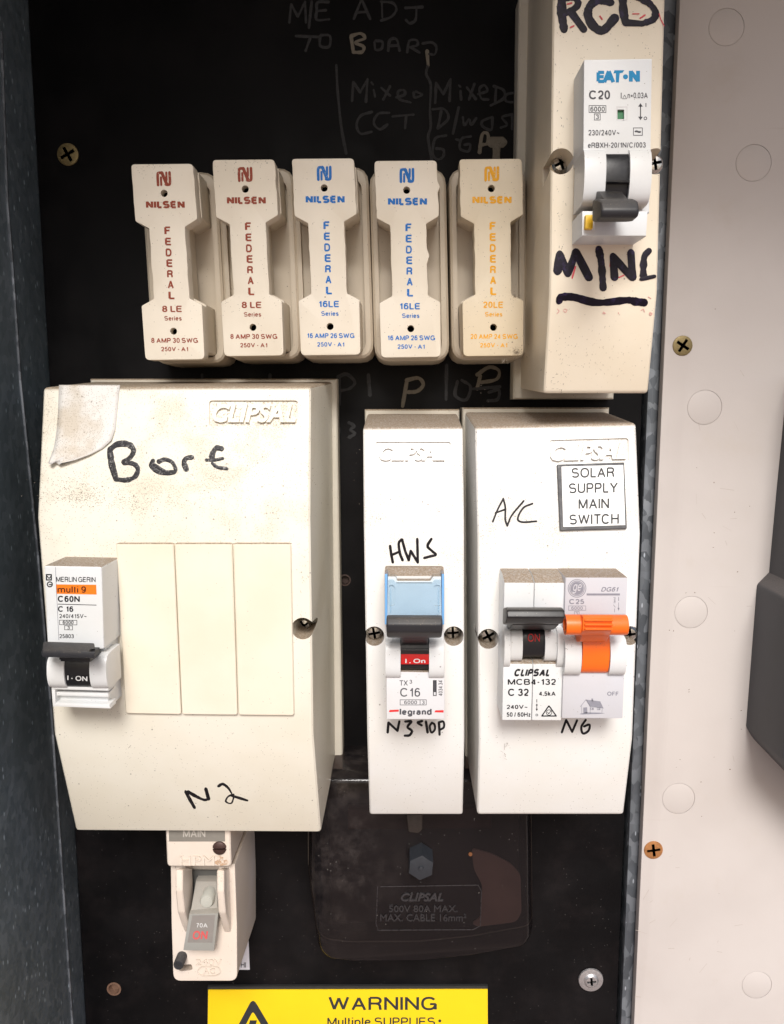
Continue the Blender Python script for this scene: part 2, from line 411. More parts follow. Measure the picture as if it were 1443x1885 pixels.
def plastic(name, col, rough=.4, var=.05, dust=.0, speck=.0, top=1.0, yellow=None, dustcol=(.20, .145, .095)):
    m, t, b = nodes(name); p, g = posmm(t)
    n1 = noise(t, p, .035, 4); c = mix(t, ramp(t, n1, .35, .7), col, tuple(x * (1 - var) * (1, .985, .95)[i] for i, x in enumerate(col)))
    if yellow: c = mix(t, mul(t, ramp(t, noise(t, p, .02, 2), .4, .65), .6), c, yellow)
    sx = N(t, 'ShaderNodeSeparateXYZ'); t.links.new(g.outputs['Normal'], sx.inputs[0]); nz = sx.outputs[2]
    if speck > 0:
        up = ramp(t, nz, .03, .2)                                   # dust settles where the surface leans back
        cl = mul(t, ramp(t, noise(t, p, .07, 3, .6), .42, .68), up)
        dens = mul(t, mul(t, cl, .95 * speck), .035 * speck, 'ADD')
        dens = mul(t, dens, mul(t, up, .10 * speck), 'ADD')
        sp = specks(t, p, 2.4, .36, dens)
        c = mix(t, mul(t, sp, .75), c, (.17, .135, .1))
        sp2 = specks(t, p, .6, .2, mul(t, dens, .35))
        c = mix(t, mul(t, sp2, .7), c, (.1, .08, .07))
        c = mix(t, mul(t, cl, .16 * speck), c, (.4, .3, .18))
    if top > 0:
        d = mul(t, ramp(t, nz, .3, .75), ramp(t, noise(t, p, 1.6, 6, .8), .25, .62, .45, 1.0))
        d = mul(t, d, top)
        fine = noise(t, p, 4.0, 4, .8)
        dc = mix(t, ramp(t, fine, .35, .7), tuple(x * .75 for x in dustcol), tuple(min(1, x * 1.9) for x in dustcol))
        c = mix(t, d, c, dc)
        rr = mul(t, mul(t, d, .5), rough, 'ADD'); t.links.new(rr, b.inputs['Roughness'])
    else: b.inputs['Roughness'].default_value = rough
    t.links.new(c, b.inputs['Base Color'])
    bump(t, b, noise(t, p, 1.2, 4, .6), .12, .0002)
    return m
def plain(name, col, rough=.5, metal=0.0, var=.12, sc=.4, bst=.1, spec=.5):
    m, t, b = nodes(name); p, g = posmm(t)
    c = mix(t, noise(t, p, sc, 4), tuple(x * (1 - var) for x in col), tuple(min(1, x * (1 + var)) for x in col))
    t.links.new(c, b.inputs['Base Color']); b.inputs['Metallic'].default_value = metal
    t.links.new(ramp(t, noise(t, p, sc * 1.7, 3), .3, .7, rough * .8, min(1, rough * 1.2)), b.inputs['Roughness'])
    b.inputs['Specular IOR Level'].default_value = spec
    if bst: bump(t, b, noise(t, p, sc * 3, 4), bst, .0002)
    return m
def inkmat(name, col, rough=.45, var=.15, wear=0.0, under=(.7, .65, .55), hi=None):
    m, t, b = nodes(name); p, g = posmm(t); b.inputs['Specular IOR Level'].default_value = .22
    c = mix(t, noise(t, p, .9, 3), tuple(x * (1 - var) for x in col), tuple(min(1, x * (1 + var)) for x in col))
    if hi: c = mix(t, ramp(t, noise(t, p, .45, 5, .75), .5, .68, 0, .9), c, hi)
    if wear: c = mix(t, ramp(t, noise(t, p, 1.6, 3, .7), .62 - .12 * wear, .74, 0, .85), c, under)
    t.links.new(c, b.inputs['Base Color']); b.inputs['Roughness'].default_value = rough; return m
M = {}
M['cream'] = plastic('cream_plastic', (.75, .715, .625), .38, .05, speck=1.35)
M['white'] = plastic('white_plastic', (.75, .745, .73), .35, .03, speck=.9)
M['ivory'] = plastic('ivory_rcd_plastic', (.78, .70, .57), .4, .06, speck=.5)
M['blank'] = plastic('yellowed_blank', (.76, .70, .585), .42, .05, speck=.15)
M['base'] = plastic('base_plastic', (.62, .58, .5), .5, .1, speck=.2)
M['fuse'] = plastic('fuse_plastic', (.78, .71, .60), .5, .08, speck=.55, top=.5)
M['fuse5'] = plastic('yellowed_fuse_plastic', (.74, .65, .50), .5, .12, speck=.9, top=.5, yellow=(.70, .58, .40))
M['fusebase'] = plastic('fuse_base_plastic', (.62, .545, .44), .45, .1, speck=.5, top=.6)
M['mcb'] = plastic('breaker_white', (.67, .69, .71), .35, .04, speck=.3)
M['clean'] = plastic('clean_breaker_white', (.66, .67, .68), .35, .03, speck=.1, top=0)
M['blackc'] = plain('clean_black_plastic', (.010, .010, .012), .35, 0, .2, .8)
M['mcb2'] = plastic('breaker_grey_white', (.60, .60, .62), .4, .03, speck=.12)
M['gelabel'] = plastic('pale_grey_plate', (.52, .52, .56), .45, .03, speck=.1)
M['hpm'] = plastic('old_white_bakelite', (.76, .70, .68), .3, .12, speck=.5, top=.6, yellow=(.66, .56, .45))
M['tape'] = plastic('dusty_tape', (.66, .645, .62), .6, .08, speck=3.0, top=.3)
M['darkgrey'] = plastic('dark_grey_plastic', (.022, .023, .028), .5, .2, speck=.3, top=.25, dustcol=(.12, .11, .1))
M['black'] = plastic('black_plastic', (.009, .009, .011), .4, .2, speck=.3, top=.10, dustcol=(.1, .09, .08))
M['orange'] = plastic('orange_plastic', (.90, .15, .01), .35, .08, speck=.3, top=.15)
M['yellowb'] = plain('yellow_plastic', (.80, .48, .02), .35)
M['greenw'] = plain('green_flag', (.01, .16, .05), .4)
M['redband'] = plain('red_plastic', (.50, .01, .01), .35)
M['toggle'] = plastic('grey_toggle_plastic', (.32, .32, .305), .4, .1, top=.3)
M['meter'] = plastic('charcoal_meter_plastic', (.045, .047, .055), .55, .1, speck=.1, top=.5, dustcol=(.14, .12, .11))
M['steel'] = plain('screw_steel', (.55, .53, .50), .25, 1.0, .15, .6, .03)
M['brass'] = plain('dull_brass', (.22, .17, .08), .5, .7, .35, .8)
M['rust'] = plain('rusted_steel', (.42, .19, .07), .6, .5, .45, .9)
M['darkrust'] = plain('dark_rusted_screw', (.06, .03, .025), .5, .3, .3, .9)
M['zincwash'] = plain('zinc_washer', (.48, .47, .48), .4, .8, .2, .8)
M['boltgrey'] = plain('grey_bolt_plastic', (.022, .025, .031), .4, 0, .3, .5)
M['hole'] = plain('dark_hole', (.006, .005, .005), .8, 0, .1, 1)
M['recess'] = plain('cross_recess', (.13, .12, .10), .5, .6, .2, 1)
I = {}
I['black'] = inkmat('black_print', (.014, .014, .017), .5)
I['grey'] = inkmat('grey_print', (.075, .075, .085), .5)
I['palegrey'] = inkmat('pale_grey_print', (.24, .24, .28), .5)
I['marker'] = inkmat('black_marker', (.007, .006, .008), .5, .3, hi=(.035, .030, .036))
I['worn'] = inkmat('worn_black_marker', (.018, .017, .020), .35, .3, wear=.9, under=(.35, .34, .33))
I['purple'] = inkmat('purplish_marker', (.007, .004, .012), .45, .4, hi=(.030, .019, .065))
I['redpen'] = inkmat('red_pen', (.65, .10, .12), .5, .2)
I['pinkpen'] = inkmat('faded_red_pen', (.75, .42, .38), .5, .1)
I['brown'] = inkmat('brown_print', (.27, .05, .025), .5, .15, wear=.35, under=(.6, .45, .35))
I['blue'] = inkmat('blue_print', (.01, .15, .50), .5, .1, wear=.3, under=(.45, .5, .55))
I['yellow'] = inkmat('yellow_print', (.80, .38, .01), .5, .1, wear=.45, under=(.75, .62, .4))
I['eaton'] = inkmat('cyan_print', (.01, .22, .45), .5, .1)
I['orange'] = inkmat('orange_print', (.88, .19, .015), .5, .05)
I['red'] = inkmat('red_print', (.60, .03, .03), .5)
I['white'] = inkmat('white_print', (.6, .6, .6), .5)
I['chalk'] = inkmat('faded_white_marker', (.040, .040, .042), .8, .45, wear=.5, under=(.015, .015, .016))
I['chalk2'] = inkmat('cream_marker', (.17, .15, .12), .7, .3, wear=.6, under=(.09, .08, .065))
I['sign'] = inkmat('sign_print', (.03, .032, .035), .4)
I['ring'] = inkmat('paint_edge', (.40, .35, .31), .6)

# ================================================================== SETTING
XL = XW(50, 0, 0); XBR = XW(1150, 1500, 0)
# black phenolic backboard
def board_mat():
    m, t, b = nodes('black_backboard'); p, g = posmm(t)
    n = noise(t, p, .03, 5, .6)
    c = mix(t, ramp(t, n, .4, .75), (.0035, .0033, .0038), (.0075, .0068, .0075))
    sx = N(t, 'ShaderNodeSeparateXYZ'); t.links.new(p, sx.inputs[0])
    low = ramp(t, sx.outputs[2], -60, -190)                        # dust blown in at the foot of the board
    c = mix(t, mul(t, low, ramp(t, noise(t, p, .05, 4, .65), .45, .75, 0, .22)), c, (.030, .023, .023))
    c = mix(t, mul(t, specks(t, p, .9, .16, mul(t, low, .10)), .6), c, (.16, .15, .14))
    t.links.new(c, b.inputs['Base Color'])
    t.links.new(ramp(t, noise(t, p, .06, 4), .3, .7, .42, .62), b.inputs['Roughness']); b.inputs['Specular IOR Level'].default_value = .12
    bump(t, b, noise(t, p, .8, 4), .1, .0002); return m
def galv_mat(name, a, bcol, sc=.16, metal=.7, rough=.45, fleck=2.2):
    m, t, b = nodes(name); p, g = posmm(t, (1, 1, .7))
    wv = N(t, 'ShaderNodeTexNoise'); wv.inputs['Scale'].default_value = .5; t.links.new(p, wv.inputs['Vector'])
    ad = N(t, 'ShaderNodeVectorMath', operation='MULTIPLY_ADD'); ad.inputs[1].default_value = (1.5, 1.5, 1.5)
    t.links.new(wv.outputs['Color'], ad.inputs[0]); t.links.new(p, ad.inputs[2])
    v = N(t, 'ShaderNodeTexVoronoi'); v.inputs['Scale'].default_value = sc; t.links.new(ad.outputs[0], v.inputs['Vector'])
    s = N(t, 'ShaderNodeSeparateColor'); t.links.new(v.outputs['Color'], s.inputs[0])
    c = mix(t, ramp(t, s.outputs[0], .1, 1), a, bcol)
    c = mix(t, ramp(t, noise(t, p, .04, 4), .35, .7, 0, .45), c, tuple(x * .6 for x in a))
    q, _ = posmm(t, (1, .8, .33))
    c = mix(t, mul(t, specks(t, q, .75, .30, .10), .8), c, tuple(min(1, x * fleck) for x in bcol))
    q2, _ = posmm(t, (1, 1.2, .02))
    c = mix(t, ramp(t, noise(t, q2, 1.2, 2), .66, .74, 0, .12), c, tuple(min(1, x * 1.6) for x in bcol))
    t.links.new(c, b.inputs['Base Color']); b.inputs['Metallic'].default_value = metal
    t.links.new(ramp(t, s.outputs[1], 0, 1, rough * .8, rough * 1.2), b.inputs['Roughness'])
    bump(t, b, mul(t, s.outputs[2], noise(t, p, .6, 3), 'ADD'), .12, .0002)
    return m
M['board'] = board_mat()
M['galvdark'] = galv_mat('weathered_galvanised_steel', (.12, .155, .18), (.18, .22, .255), .45, .0, .5, 2.6)
M['galv'] = galv_mat('galvanised_steel', (.11, .125, .145), (.26, .285, .32), .35, .5, .5)
def panel_mat():
    m, t, b = nodes('offwhite_painted_panel'); p, g = posmm(t)
    c = mix(t, ramp(t, noise(t, p, .012, 4, .6), .35, .7), (.53, .49, .47), (.48, .44, .42))
    c = mix(t, ramp(t, noise(t, p, .05, 5, .7), .55, .8, 0, .5), c, (.47, .42, .38))
    c = mix(t, mul(t, specks(t, p, .15, .05, .2), .8), c, (.24, .19, .16))
    q = N(t, 'ShaderNodeMapping'); q.inputs['Rotation'].default_value = (0, .9, 0); q.inputs['Scale'].default_value = (.02, 1, .35); t.links.new(p, q.inputs[0])
    c = mix(t, ramp(t, noise(t, q.outputs[0], 1, 2), .70, .76, 0, .25), c, (.42, .36, .33))
    t.links.new(c, b.inputs['Base Color']); b.inputs['Roughness'].default_value = .55
    bump(t, b, noise(t, p, .35, 4), .15, .0003); return m
M['panel'] = panel_mat()

gm, gt, gb = nodes('terracotta_paving'); gp, _ = posmm(gt)
gt.links.new(mix(gt, noise(gt, gp, .004, 4), (.30, .215, .18), (.40, .30, .26)), gb.inputs['Base Color']); gb.inputs['Roughness'].default_value = .9
gr = bmesh.new(); bmesh.ops.create_grid(gr, x_segments=1, y_segments=1, size=40000)
for v in gr.verts: v.co += Vector((0, 0, -1400))
tag(obj('ground', gr, gm, None, None), kind='structure')

# the backboard
Z0, Z1 = -310, 200
bb = thing('backboard', 'black switchboard backboard with faded handwriting behind all the switch enclosures', 'backboard', (0, 0, Z0))
brd = boxw(XL + .3, XBR, Z0, Z1, -9, 0, .4)
bo = obj('board', brd, M['board'], bb)
def pxc(px, py, h=0): p = at(px, py, h); return (p.x, p.z)
def mmr(px, py, r, h): return abs(XW(px + r, py, h) - XW(px, py, h))
c1 = pxc(635, 1068); c2 = pxc(210, 1820)
cut(bo, [cyl(c1, 1.7, 1.7, -20, 3), cyl(c2, 2.3, 2.3, -20, 3)])
obj('screw_hole', lathe(c1, [(2.3, -2), (2.3, .12), (1.8, .14), (1.6, -1)], 24), plain('hole_rim', (.045, .025, .02), .6), bb)
obj('screw_hole', lathe(c2, [(3.0, -2), (3.0, .25), (2.3, .3), (1.9, -2)], 24), plain('rusty_hole_rim', (.16, .09, .06), .6), bb)

def screw(px, py, rpx, h, mat, parent, style='pan', rot=.3, dome=1.0, name='screw', label=None):
    """screw head with a true cross or slot cut in it"""
    r = mmr(px, py, rpx, h); c = pxc(px, py, h + dome)
    if style == 'flat': prof = [(r * .9, h - 1), (r, h), (r * .97, h + .35), (r * .8, h + .5), (0, h + .55)]
    elif style == 'washer': prof = [(r * .9, h), (r, h + .4), (r * .96, h + .9), (r * .75, h + 1.1), (r * .6, h + 1.2), (r * .45, h + 1.9), (0, h + 2.1)]
    else: prof = [(r * .95, h - 3), (r, h), (r * .95, h + dome * .5), (r * .7, h + dome * .9), (r * .3, h + dome), (0, h + dome)]
    o = obj(name, lathe(c, prof, 28), mat, parent, label=label)
    cs = []
    rr = r * (.70 if style != 'washer' else .36); wd = r * (.15 if style != 'washer' else .09)
    hh = prof[-1][1]
    def bar(a, L, W):
        ca, sa = math.cos(a), math.sin(a); q = [(-L, -W), (L, -W), (L, W), (-L, W)]
        pts = [(c[0] + x * ca - y * sa, c[1] + x * sa + y * ca) for x, y in q]
        return solid([Vector((x, -(hh + 1), z)) for x, z in pts], [Vector((x, -(hh - (.5 if style == 'flat' else 1.3)), z)) for x, z in pts])
    if style == 'slot': cs = [bar(rot, r * 1.2, wd * .8)]
    else: cs = [bar(rot, rr, wd), bar(rot + math.pi / 2, rr, wd)]
    try: cut(o, cs)
    except Exception as e: print('screw cut', e)
    dp = hh - (.35 if style == 'flat' else .8)
    obj('drive_recess', lathe(c, [(rr * 1.02 if style != 'slot' else r * .85, dp), (0, dp)], 20), M['recess'], o)
    return o
screw(123, 283, 20, 0, M['brass'], bb, 'flat', .5, label='dull brass cross screw at the upper left of the board')
screw(1088, 1805, 23, 0, M['zincwash'], bb, 'washer', .1, label='pale zinc washer head screw at the lower right of the board')

# ---- handwriting on the board
PB = H(0)
def words(defs, mat, parent, pl, wd, cx=(0, 0, 1), hgt=.05, jit=.15, smooth=True):
    ox, oy, sc = cx
    for d in defs:
        k = Ink(pl, .05)
        for st in d: k.stroke([(ox + x / sc, oy + y / sc) for x, y in st], wd, hgt, jit, smooth)
        k.build('handwriting', mat, parent, smooth=40)
cr = (500, 0, 3.006)
words([
 [[(98,125),(108,25)],[(108,25),(145,92)],[(145,92),(185,12)],[(185,12),(190,125)],[(222,10),(206,155)],[(315,12),(255,15),(250,60),(250,110),(318,108)],[(250,62),(300,58)]],
 [[(455,105),(495,2)],[(500,2),(545,105)],[(470,70),(530,66)],[(610,20),(612,95)],[(605,10),(670,18),(690,55),(660,95),(605,115)],[(740,45),(835,40)],[(802,42),(796,110),(765,130),(743,112)]],
 [[(135,200),(255,205)],[(215,205),(188,282)],[(268,200),(270,255),(318,258),(322,200),(272,195)]],
 [[(570,235),(575,275),(608,270),(612,232),(575,226)],[(645,282),(655,222),(692,220),(708,282)],[(650,255),(700,252)],[(750,290),(762,228),(802,224),(806,250),(765,262)],[(768,262),(818,292)],[(835,242),(885,236),(912,262),(902,302),(872,300)]],
 [[(445,560),(452,455)],[(452,455),(490,512)],[(490,512),(530,440)],[(530,440),(522,565)],[(565,500),(572,535)],[(553,458),(560,468)],[(608,488),(655,530)],[(655,478),(618,552)],[(690,540),(735,525),(732,500),(700,508),(708,550),(768,568)],[(785,512),(792,540),(832,525),(798,508)]],
 [[(905,570),(910,460)],[(910,460),(950,522)],[(950,522),(990,440)],[(990,440),(984,560)],[(1045,505),(1048,552)],[(1038,475),(1043,480)],[(1080,485),(1130,550)],[(1122,465),(1092,552)],[(1142,522),(1192,505),(1178,474),(1150,492),(1160,545),(1198,552)],[(1242,480),(1236,575)],[(1228,478),(1282,500),(1284,545),(1212,585)],[(1358,512),(1300,525),(1298,562),(1358,568)]],
 [[(555,620),(495,640),(470,690),(492,740),(552,730)],[(650,625),(590,630),(565,680),(598,716),(640,690)],[(670,645),(785,635)],[(745,640),(738,710)]],
 [[(890,605),(955,605),(978,655),(925,708)],[(938,615),(920,712)],[(1035,595),(1003,740)],[(1058,650),(1066,692),(1092,662),(1104,690),(1132,655)],[(1220,648),(1165,672),(1170,702),(1215,718),(1222,650)],[(1322,635),(1275,650),(1302,690),(1268,708)],[(1330,632),(1330,715)],[(1332,690),(1358,680)]],
 [[(965,750),(905,768),(892,850),(915,882),(948,868),(950,830),(910,822)],[(1022,772),(1036,776)],[(1102,755),(1052,768),(1042,822),(1088,838),(1098,800),(1066,802)]],
 [[(358,362),(365,500),(385,700),(412,850)]],
 [[(866,360),(855,410),(880,470),(876,600),(880,700),(866,765),(886,885)]],
], I['chalk'], bb, PB, 5.0, cr)
words([[[(440,205),(452,288)],[(440,200),(492,186),(515,212),(462,236),(508,258),(500,288),(452,290)]],
       [[(1150,845),(1165,745),(1195,742),(1195,792),(1160,802)]], [[(860,282),(866,365)]]], I['chalk2'], bb, PB, 6.5, cr)
k = Ink(PB, .06); k.stroke([(903, 262), (926, 262)], 16, .25, .2); k.stroke([(914, 265), (913, 300)], 14, .2, .2); k.build('paint_blob', I['chalk2'], bb, 40)
words([[[(625,744),(624,697)],[(622,694),(638,689),(653,703),(644,715),(628,719)]], [[(678,690),(681,728)]], [[(822,672),(821,735)]],
       [[(842,702),(838,728),(858,736),(866,712),(850,700)],[(900,722),(918,718),(916,735),(898,738)],[(870,716),(920,712)]],
       [[(624,790),(621,806)],[(642,778),(652,784),(645,791),(653,798),(643,805)]],
       [[(372,690),(372,696)]], [[(497,690),(497,696)]]], I['chalk'], bb, PB, 6)
words([[[(741,748),(749,700)],[(748,700),(770,696),(779,708),(768,720),(750,722)]], [[(878,716),(884,692)],[(878,690),(900,676),(918,682),(914,698),(886,704)]]], I['chalk2'], bb, PB, 6.5)

# ---- metal cabinet
cab = thing('metal_cabinet', 'weathered galvanised steel cabinet around the black backboard', 'cabinet', (0, 0, Z0))
obj('side_wall', boxw(XL - 2, XL, Z0, 208, -14, 190, .3), M['galvdark'], cab)
# folded lip that runs down the side wall
ly0, ly1 = (ZW(738, 0, 0)), (ZW(738, 1885, 0))
bm = bmesh.new()
def lip(a, b, wv, d):
    fr = [Vector((XL + d, -(a[1]), a[0])), Vector((XL + d, -(a[1] + wv), a[0])), Vector((XL + d, -(b[1] + wv), b[0])), Vector((XL + d, -b[1], b[0]))]
    bk = [p - Vector((d + .5, 0, 0)) for p in fr]; return solid(fr, bk, .15, 2, True)
def wall_h(px, py):            # height off the board at which the side wall shows at a pixel
    d = ray(px, py); t = (XL - CP.x) / d.x; q = CP + d * t; return (q.z, -q.y)
bm.free()
lp = [wall_h(*q) for q in ((2, 60), (13, 372), (22, 483), (37, 700), (69, 1014), (94, 1303), (132, 1870), (150, 2100))]
bms = []
for a, b in zip(lp, lp[1:]): bms.append(lip(a, b, .8, .7))
obj('seam', join(bms), M['rust' if False else 'galv'], cab)
obj('back_sheet', boxw(XL - 2, 260, Z0, 208, -15, -13.5), M['galvdark'], cab)
obj('roof', boxw(XL - 2, 262, 208, 211, -14, 228, .3), M['galvdark'], cab)
rl, rr_ = XW(1178, 1060, 1.5), XW(1215, 1060, 1.5)
ral = boxw(rl, rr_, Z0, 208, -6, 1.5, .6)
ro = obj('rail', ral, M['galv'], cab)
cut(ro, [cyl(pxc(1139, 1790, 1.5), 1.6, 1.6, -3, 4, 16)])

# ---- off-white side panel
HP = 7.0
xp = XW(1204, 1060, HP)
sp_ = thing('side_panel', 'off-white painted steel panel with round knockouts to the right of the backboard', 'panel', (xp, 0, Z0))
po = obj('panel_sheet', boxw(xp, 262, Z0, 206, 3.0, HP, .35), M['panel'], sp_)
for (x, y, r) in ((1337, 50, 33), (1387, 300, 33), (1297, 750, 32), (1272, 1127, 30.5), (1249, 1470, 30), (1393, 1813, 27.5)):
    c = pxc(x, y, HP); rad = mmr(x, y, r, HP)
    cut(po, [lathe(c, [(rad, HP + 1), (rad, HP - .4), (rad - .35, HP - .4), (rad - .35, HP + 1)][::-1] if False else [(rad, HP - .3), (rad, HP + 1), (0, HP + 1)], 40)])
    finish(po.data, M['panel'])
    obj('knockout', lathe(c, [(rad - .14, HP - .4), (rad - .14, HP - .05), (rad - .5, HP + .05), (0, HP + .05)], 40), M['panel'], sp_)
screw(1258, 636, 18.5, HP, M['brass'], sp_, 'flat', 1.0, label='dull brass cross screw high on the off-white panel')
screw(1204, 1567, 17.5, HP, M['rust'], sp_, 'flat', .15, label='orange rusted cross screw low on the off-white panel')

# ---- electricity meter at the right edge
mt = thing('electricity_meter', 'charcoal grey meter housing at the right edge, mounted on the off-white panel', 'meter', at(1500, 1250, HP))
def off_panel(pts, h, taper=.97):
    bk = [H(HP).hit(x, y) for x, y in pts]; c = sum(bk, Vector()) / len(bk)
    return [Vector((c.x + (p.x - c.x) * taper, -h, c.z + (p.z - c.z) * taper)) for p in bk], bk
up = rnd([(1449, 690), (1442, 772), (1429, 904), (1412, 1090), (1640, 1090), (1640, 690)], 3)
f_, b_ = off_panel(up, 30, .985); obj('housing', solid(f_, b_, 1.5, 3), M['meter'], mt)
lo = rnd([(1393, 1076), (1373, 1336), (1383, 1356), (1475, 1452), (1700, 1452), (1700, 1048), (1421, 1048)], [5, 0, 12, 6, 0, 0, 3])
f_, b_ = off_panel(lo, 36, .985); obj('terminal_cover', solid(f_, b_, 1.5, 3), M['meter'], mt)

# ================================================================== FUSES
HF = 34.0
DB = [(689, 296), (804, 295), (808, 397.7), (784.6, 412), (788, 544), (810.7, 556), (811.5, 657), (701.4, 658.5), (698, 558), (721.7, 545), (717.7, 415), (693, 401.7)]
DBR = [7, 8, 3, 2, 2, 3, 9, 9, 3, 2, 2, 3]
PF = H(HF)
def fuse(cx, cy, colour, rating, wire, label, chip=None, seed=0, dx=0):
    rs = random.Random(seed)
    sh = at(cx, cy, HF) - at(746.5, 295.5, HF)
    base = at(750, 480, 0) + sh; base.y = 0
    t = thing('fuse_holder', label, 'fuse', (base.x, 0, base.z), 'rewireable fuses in a row')
    # base: rounded body with a well in which the carrier sits
    hb = 18.0
    bs = [(679, 311), (821, 309), (828, 664), (689, 666)]
    b0 = prism(H(hb), bs, -hb, 0, 2.0, 30, 3, grow=.012)
    for v in b0.verts: v.co += sh
    o = obj('fuse_base', b0, M['fusebase'], t)
    well = prism(H(hb), [(691, 324), (810, 322), (815, 652), (701, 654)], -2.6, 6, 0, 22)
    for v in well.verts: v.co += sh
    cut(o, [well])
    # carrier: dog-bone handle, slightly uneven along the neck where it has worn
    pts = rnd(DB, DBR)
    if chip:
        pts = [p for p in pts]
        out = []
        for i, p in enumerate(pts):
            out.append(p); q = pts[(i + 1) % len(pts)]
            if abs(p[0] - q[0]) < 8 and abs(p[1] - q[1]) > 90:
                for k in range(1, 9):
                    f = k / 9; e = rs.uniform(-.7, .7)
                    if chip == 'spur' and k == 4 and p[0] > 780 and p[1] < 450: e = 4.5
                    out.append((p[0] + (q[0] - p[0]) * f + e, p[1] + (q[1] - p[1]) * f))
        pts = out
    c0 = prism(PF, pts, -5.5, 0, .35, 0, 2)
    for v in c0.verts: v.co += sh
    co = obj('fuse_carrier', c0, M['fuse5'] if colour == 'yellow' else M['fuse'], t)
    hs = []
    for hx, hy in ((748.5, 350), (756, 605)):
        p = at(hx, hy, HF) + sh; hs.append(cyl((p.x, p.z), 1.15, 1.15, HF - 5, HF + 1, 20))
    cut(co, hs)
    # legs of the carrier going down into the well
    for q in ([(694, 312), (805, 311), (808, 396), (784, 411), (718, 413), (694, 400)], [(722, 545), (787, 544), (809, 556), (810, 646), (703, 648), (699, 558)]):
        l = prism(H(HF - 5.4), q, -16.5, 0, .2, 3, 1, )
        for v in l.verts: v.co += sh
        obj('carrier_leg', l, M['fuse'], t)
    nk = prism(H(HF - 6), [(724, 405), (779, 405), (783, 552), (727, 552)], -9, .7, .2, 0, 1)
    for v in nk.verts: v.co += sh
    obj('carrier_spine', nk, M['fusebase'], t)
    for hx, hy in ((748.5, 350), (756, 605)):
        p = at(hx, hy, HF) + sh
        obj('test_hole', lathe((p.x, p.z), [(1.12, HF - 3.4), (0, HF - 3.4)], 20), M['hole'], t)
    k = Ink(PF, .05); k.sh = sh
    # badge: a rounded N drawn with a folded band
    X, Y, W_, H_ = 735.5, 310.5, 27, 25.5
    f = lambda a, b: (X + a * W_, Y + b * H_)
    k.stroke([f(.09, .96), f(.09, .2), f(.2, .07), f(.38, .08)], 5.0, .02, 0, True)
    k.stroke([f(.38, .06), f(.70, .92)], 6.0, .02, 0, False)
    k.stroke([f(.91, .04), f(.91, .8), f(.8, .93), f(.62, .92)], 5.0, .02, 0, True)
    k.stroke([f(.31, .95), f(.31, .4)], 4.0, .02, 0, False); k.stroke([f(.69, .05), f(.69, .6)], 4.0, .02, 0, False)
    k.text('NILSEN', 714, 364, 786, 378, bold=.055, space=1.08)
    xs = 751.3
    for ch, a, b in zip('FEDERAL', (411.4, 432, 452, 472, 492, 511.5, 532), (425.5, 446.5, 467, 486.5, 505.7, 526, 546)):
        k.text(ch, xs - 5.2, a, xs + 5.8, b, bold=.03); xs += .5
    k.text(rating + ('LE' if len(rating) > 1 else ' LE'), 736.4, 557.8, 772.6, 569.6, bold=.018)
    k.text('Series', 740, 577, 772, 585.4, bold=.012)
    k.text('%s AMP %s SWG' % (rating, wire), 714, 617.4, 800.7, 626.6, bold=.018)
    k.text('250V - A1', 731.7, 634, 781.7, 642.2, bold=.015)
    k.build('printed_text', I[colour], t)
    return t
fuse(298, 301.6, 'brown', '8', '30', 'cream fuse with brown 8 amp lettering, leftmost of the fuse row', 'worn', 1)
fuse(448, 293.6, 'brown', '8', '30', 'cream fuse with brown 8 amp lettering beside a blue lettered fuse, second from left', 'worn', 2)
fuse(594, 291.6, 'blue', '16', '26', 'cream fuse with blue 16 amp lettering in the middle of the fuse row', 'worn', 3)
fuse(746.5, 295.5, 'blue', '16', '26', 'cream fuse with blue 16 amp lettering beside the yellow lettered fuse', 'spur', 4)
fy = fuse(903, 292.4, 'yellow', '20', '24', 'cream fuse with yellow 20 amp lettering and a chipped dusty corner', 'worn', 5)
# dirty cobweb fluff on the chipped corner of the last fuse
def fluff(px, py, r, n, h0, h1, parent, name, mat, L=5):
    bm = bmesh.new()
    for i in range(n):
        a = random.uniform(0, 6.28); q = abs(random.gauss(0, .5)) * r
        p = at(px + q * math.cos(a) * 1.3, py + q * math.sin(a) * .8, random.uniform(h0, h1))
        d = Vector((random.uniform(-1, 1), random.uniform(-.3, .3), random.uniform(-1, 1))) * random.uniform(.2, 1) * L * .2
        e = Vector((random.uniform(-1, 1), 0, random.uniform(-1, 1))).normalized() * random.uniform(.03, .09)
        vs = [bm.verts.new(p), bm.verts.new(p + d + e), bm.verts.new(p + d * 1.2 - e)]
        bm.faces.new(vs)
    o = obj(name, bm, mat, parent, None); o['kind'] = 'stuff'; return o
M['fluff'] = plain('grey_brown_fluff', (.22, .17, .12), .9, 0, .5, 1.5)
M['fluff2'] = plain('pale_fluff', (.55, .50, .42), .9, 0, .4, 1.5)
fluff(952, 648, 18, 260, HF + .05, HF + .3, fy, 'dirt', M['fluff'], 3)
fluff(925, 662, 14, 60, HF - 8, HF - 1, fy, 'cobweb', M['fluff2'], 8)
fluff(948, 545, 8, 120, HF + .05, HF + .2, fy, 'dirt', M['fluff'], 2)

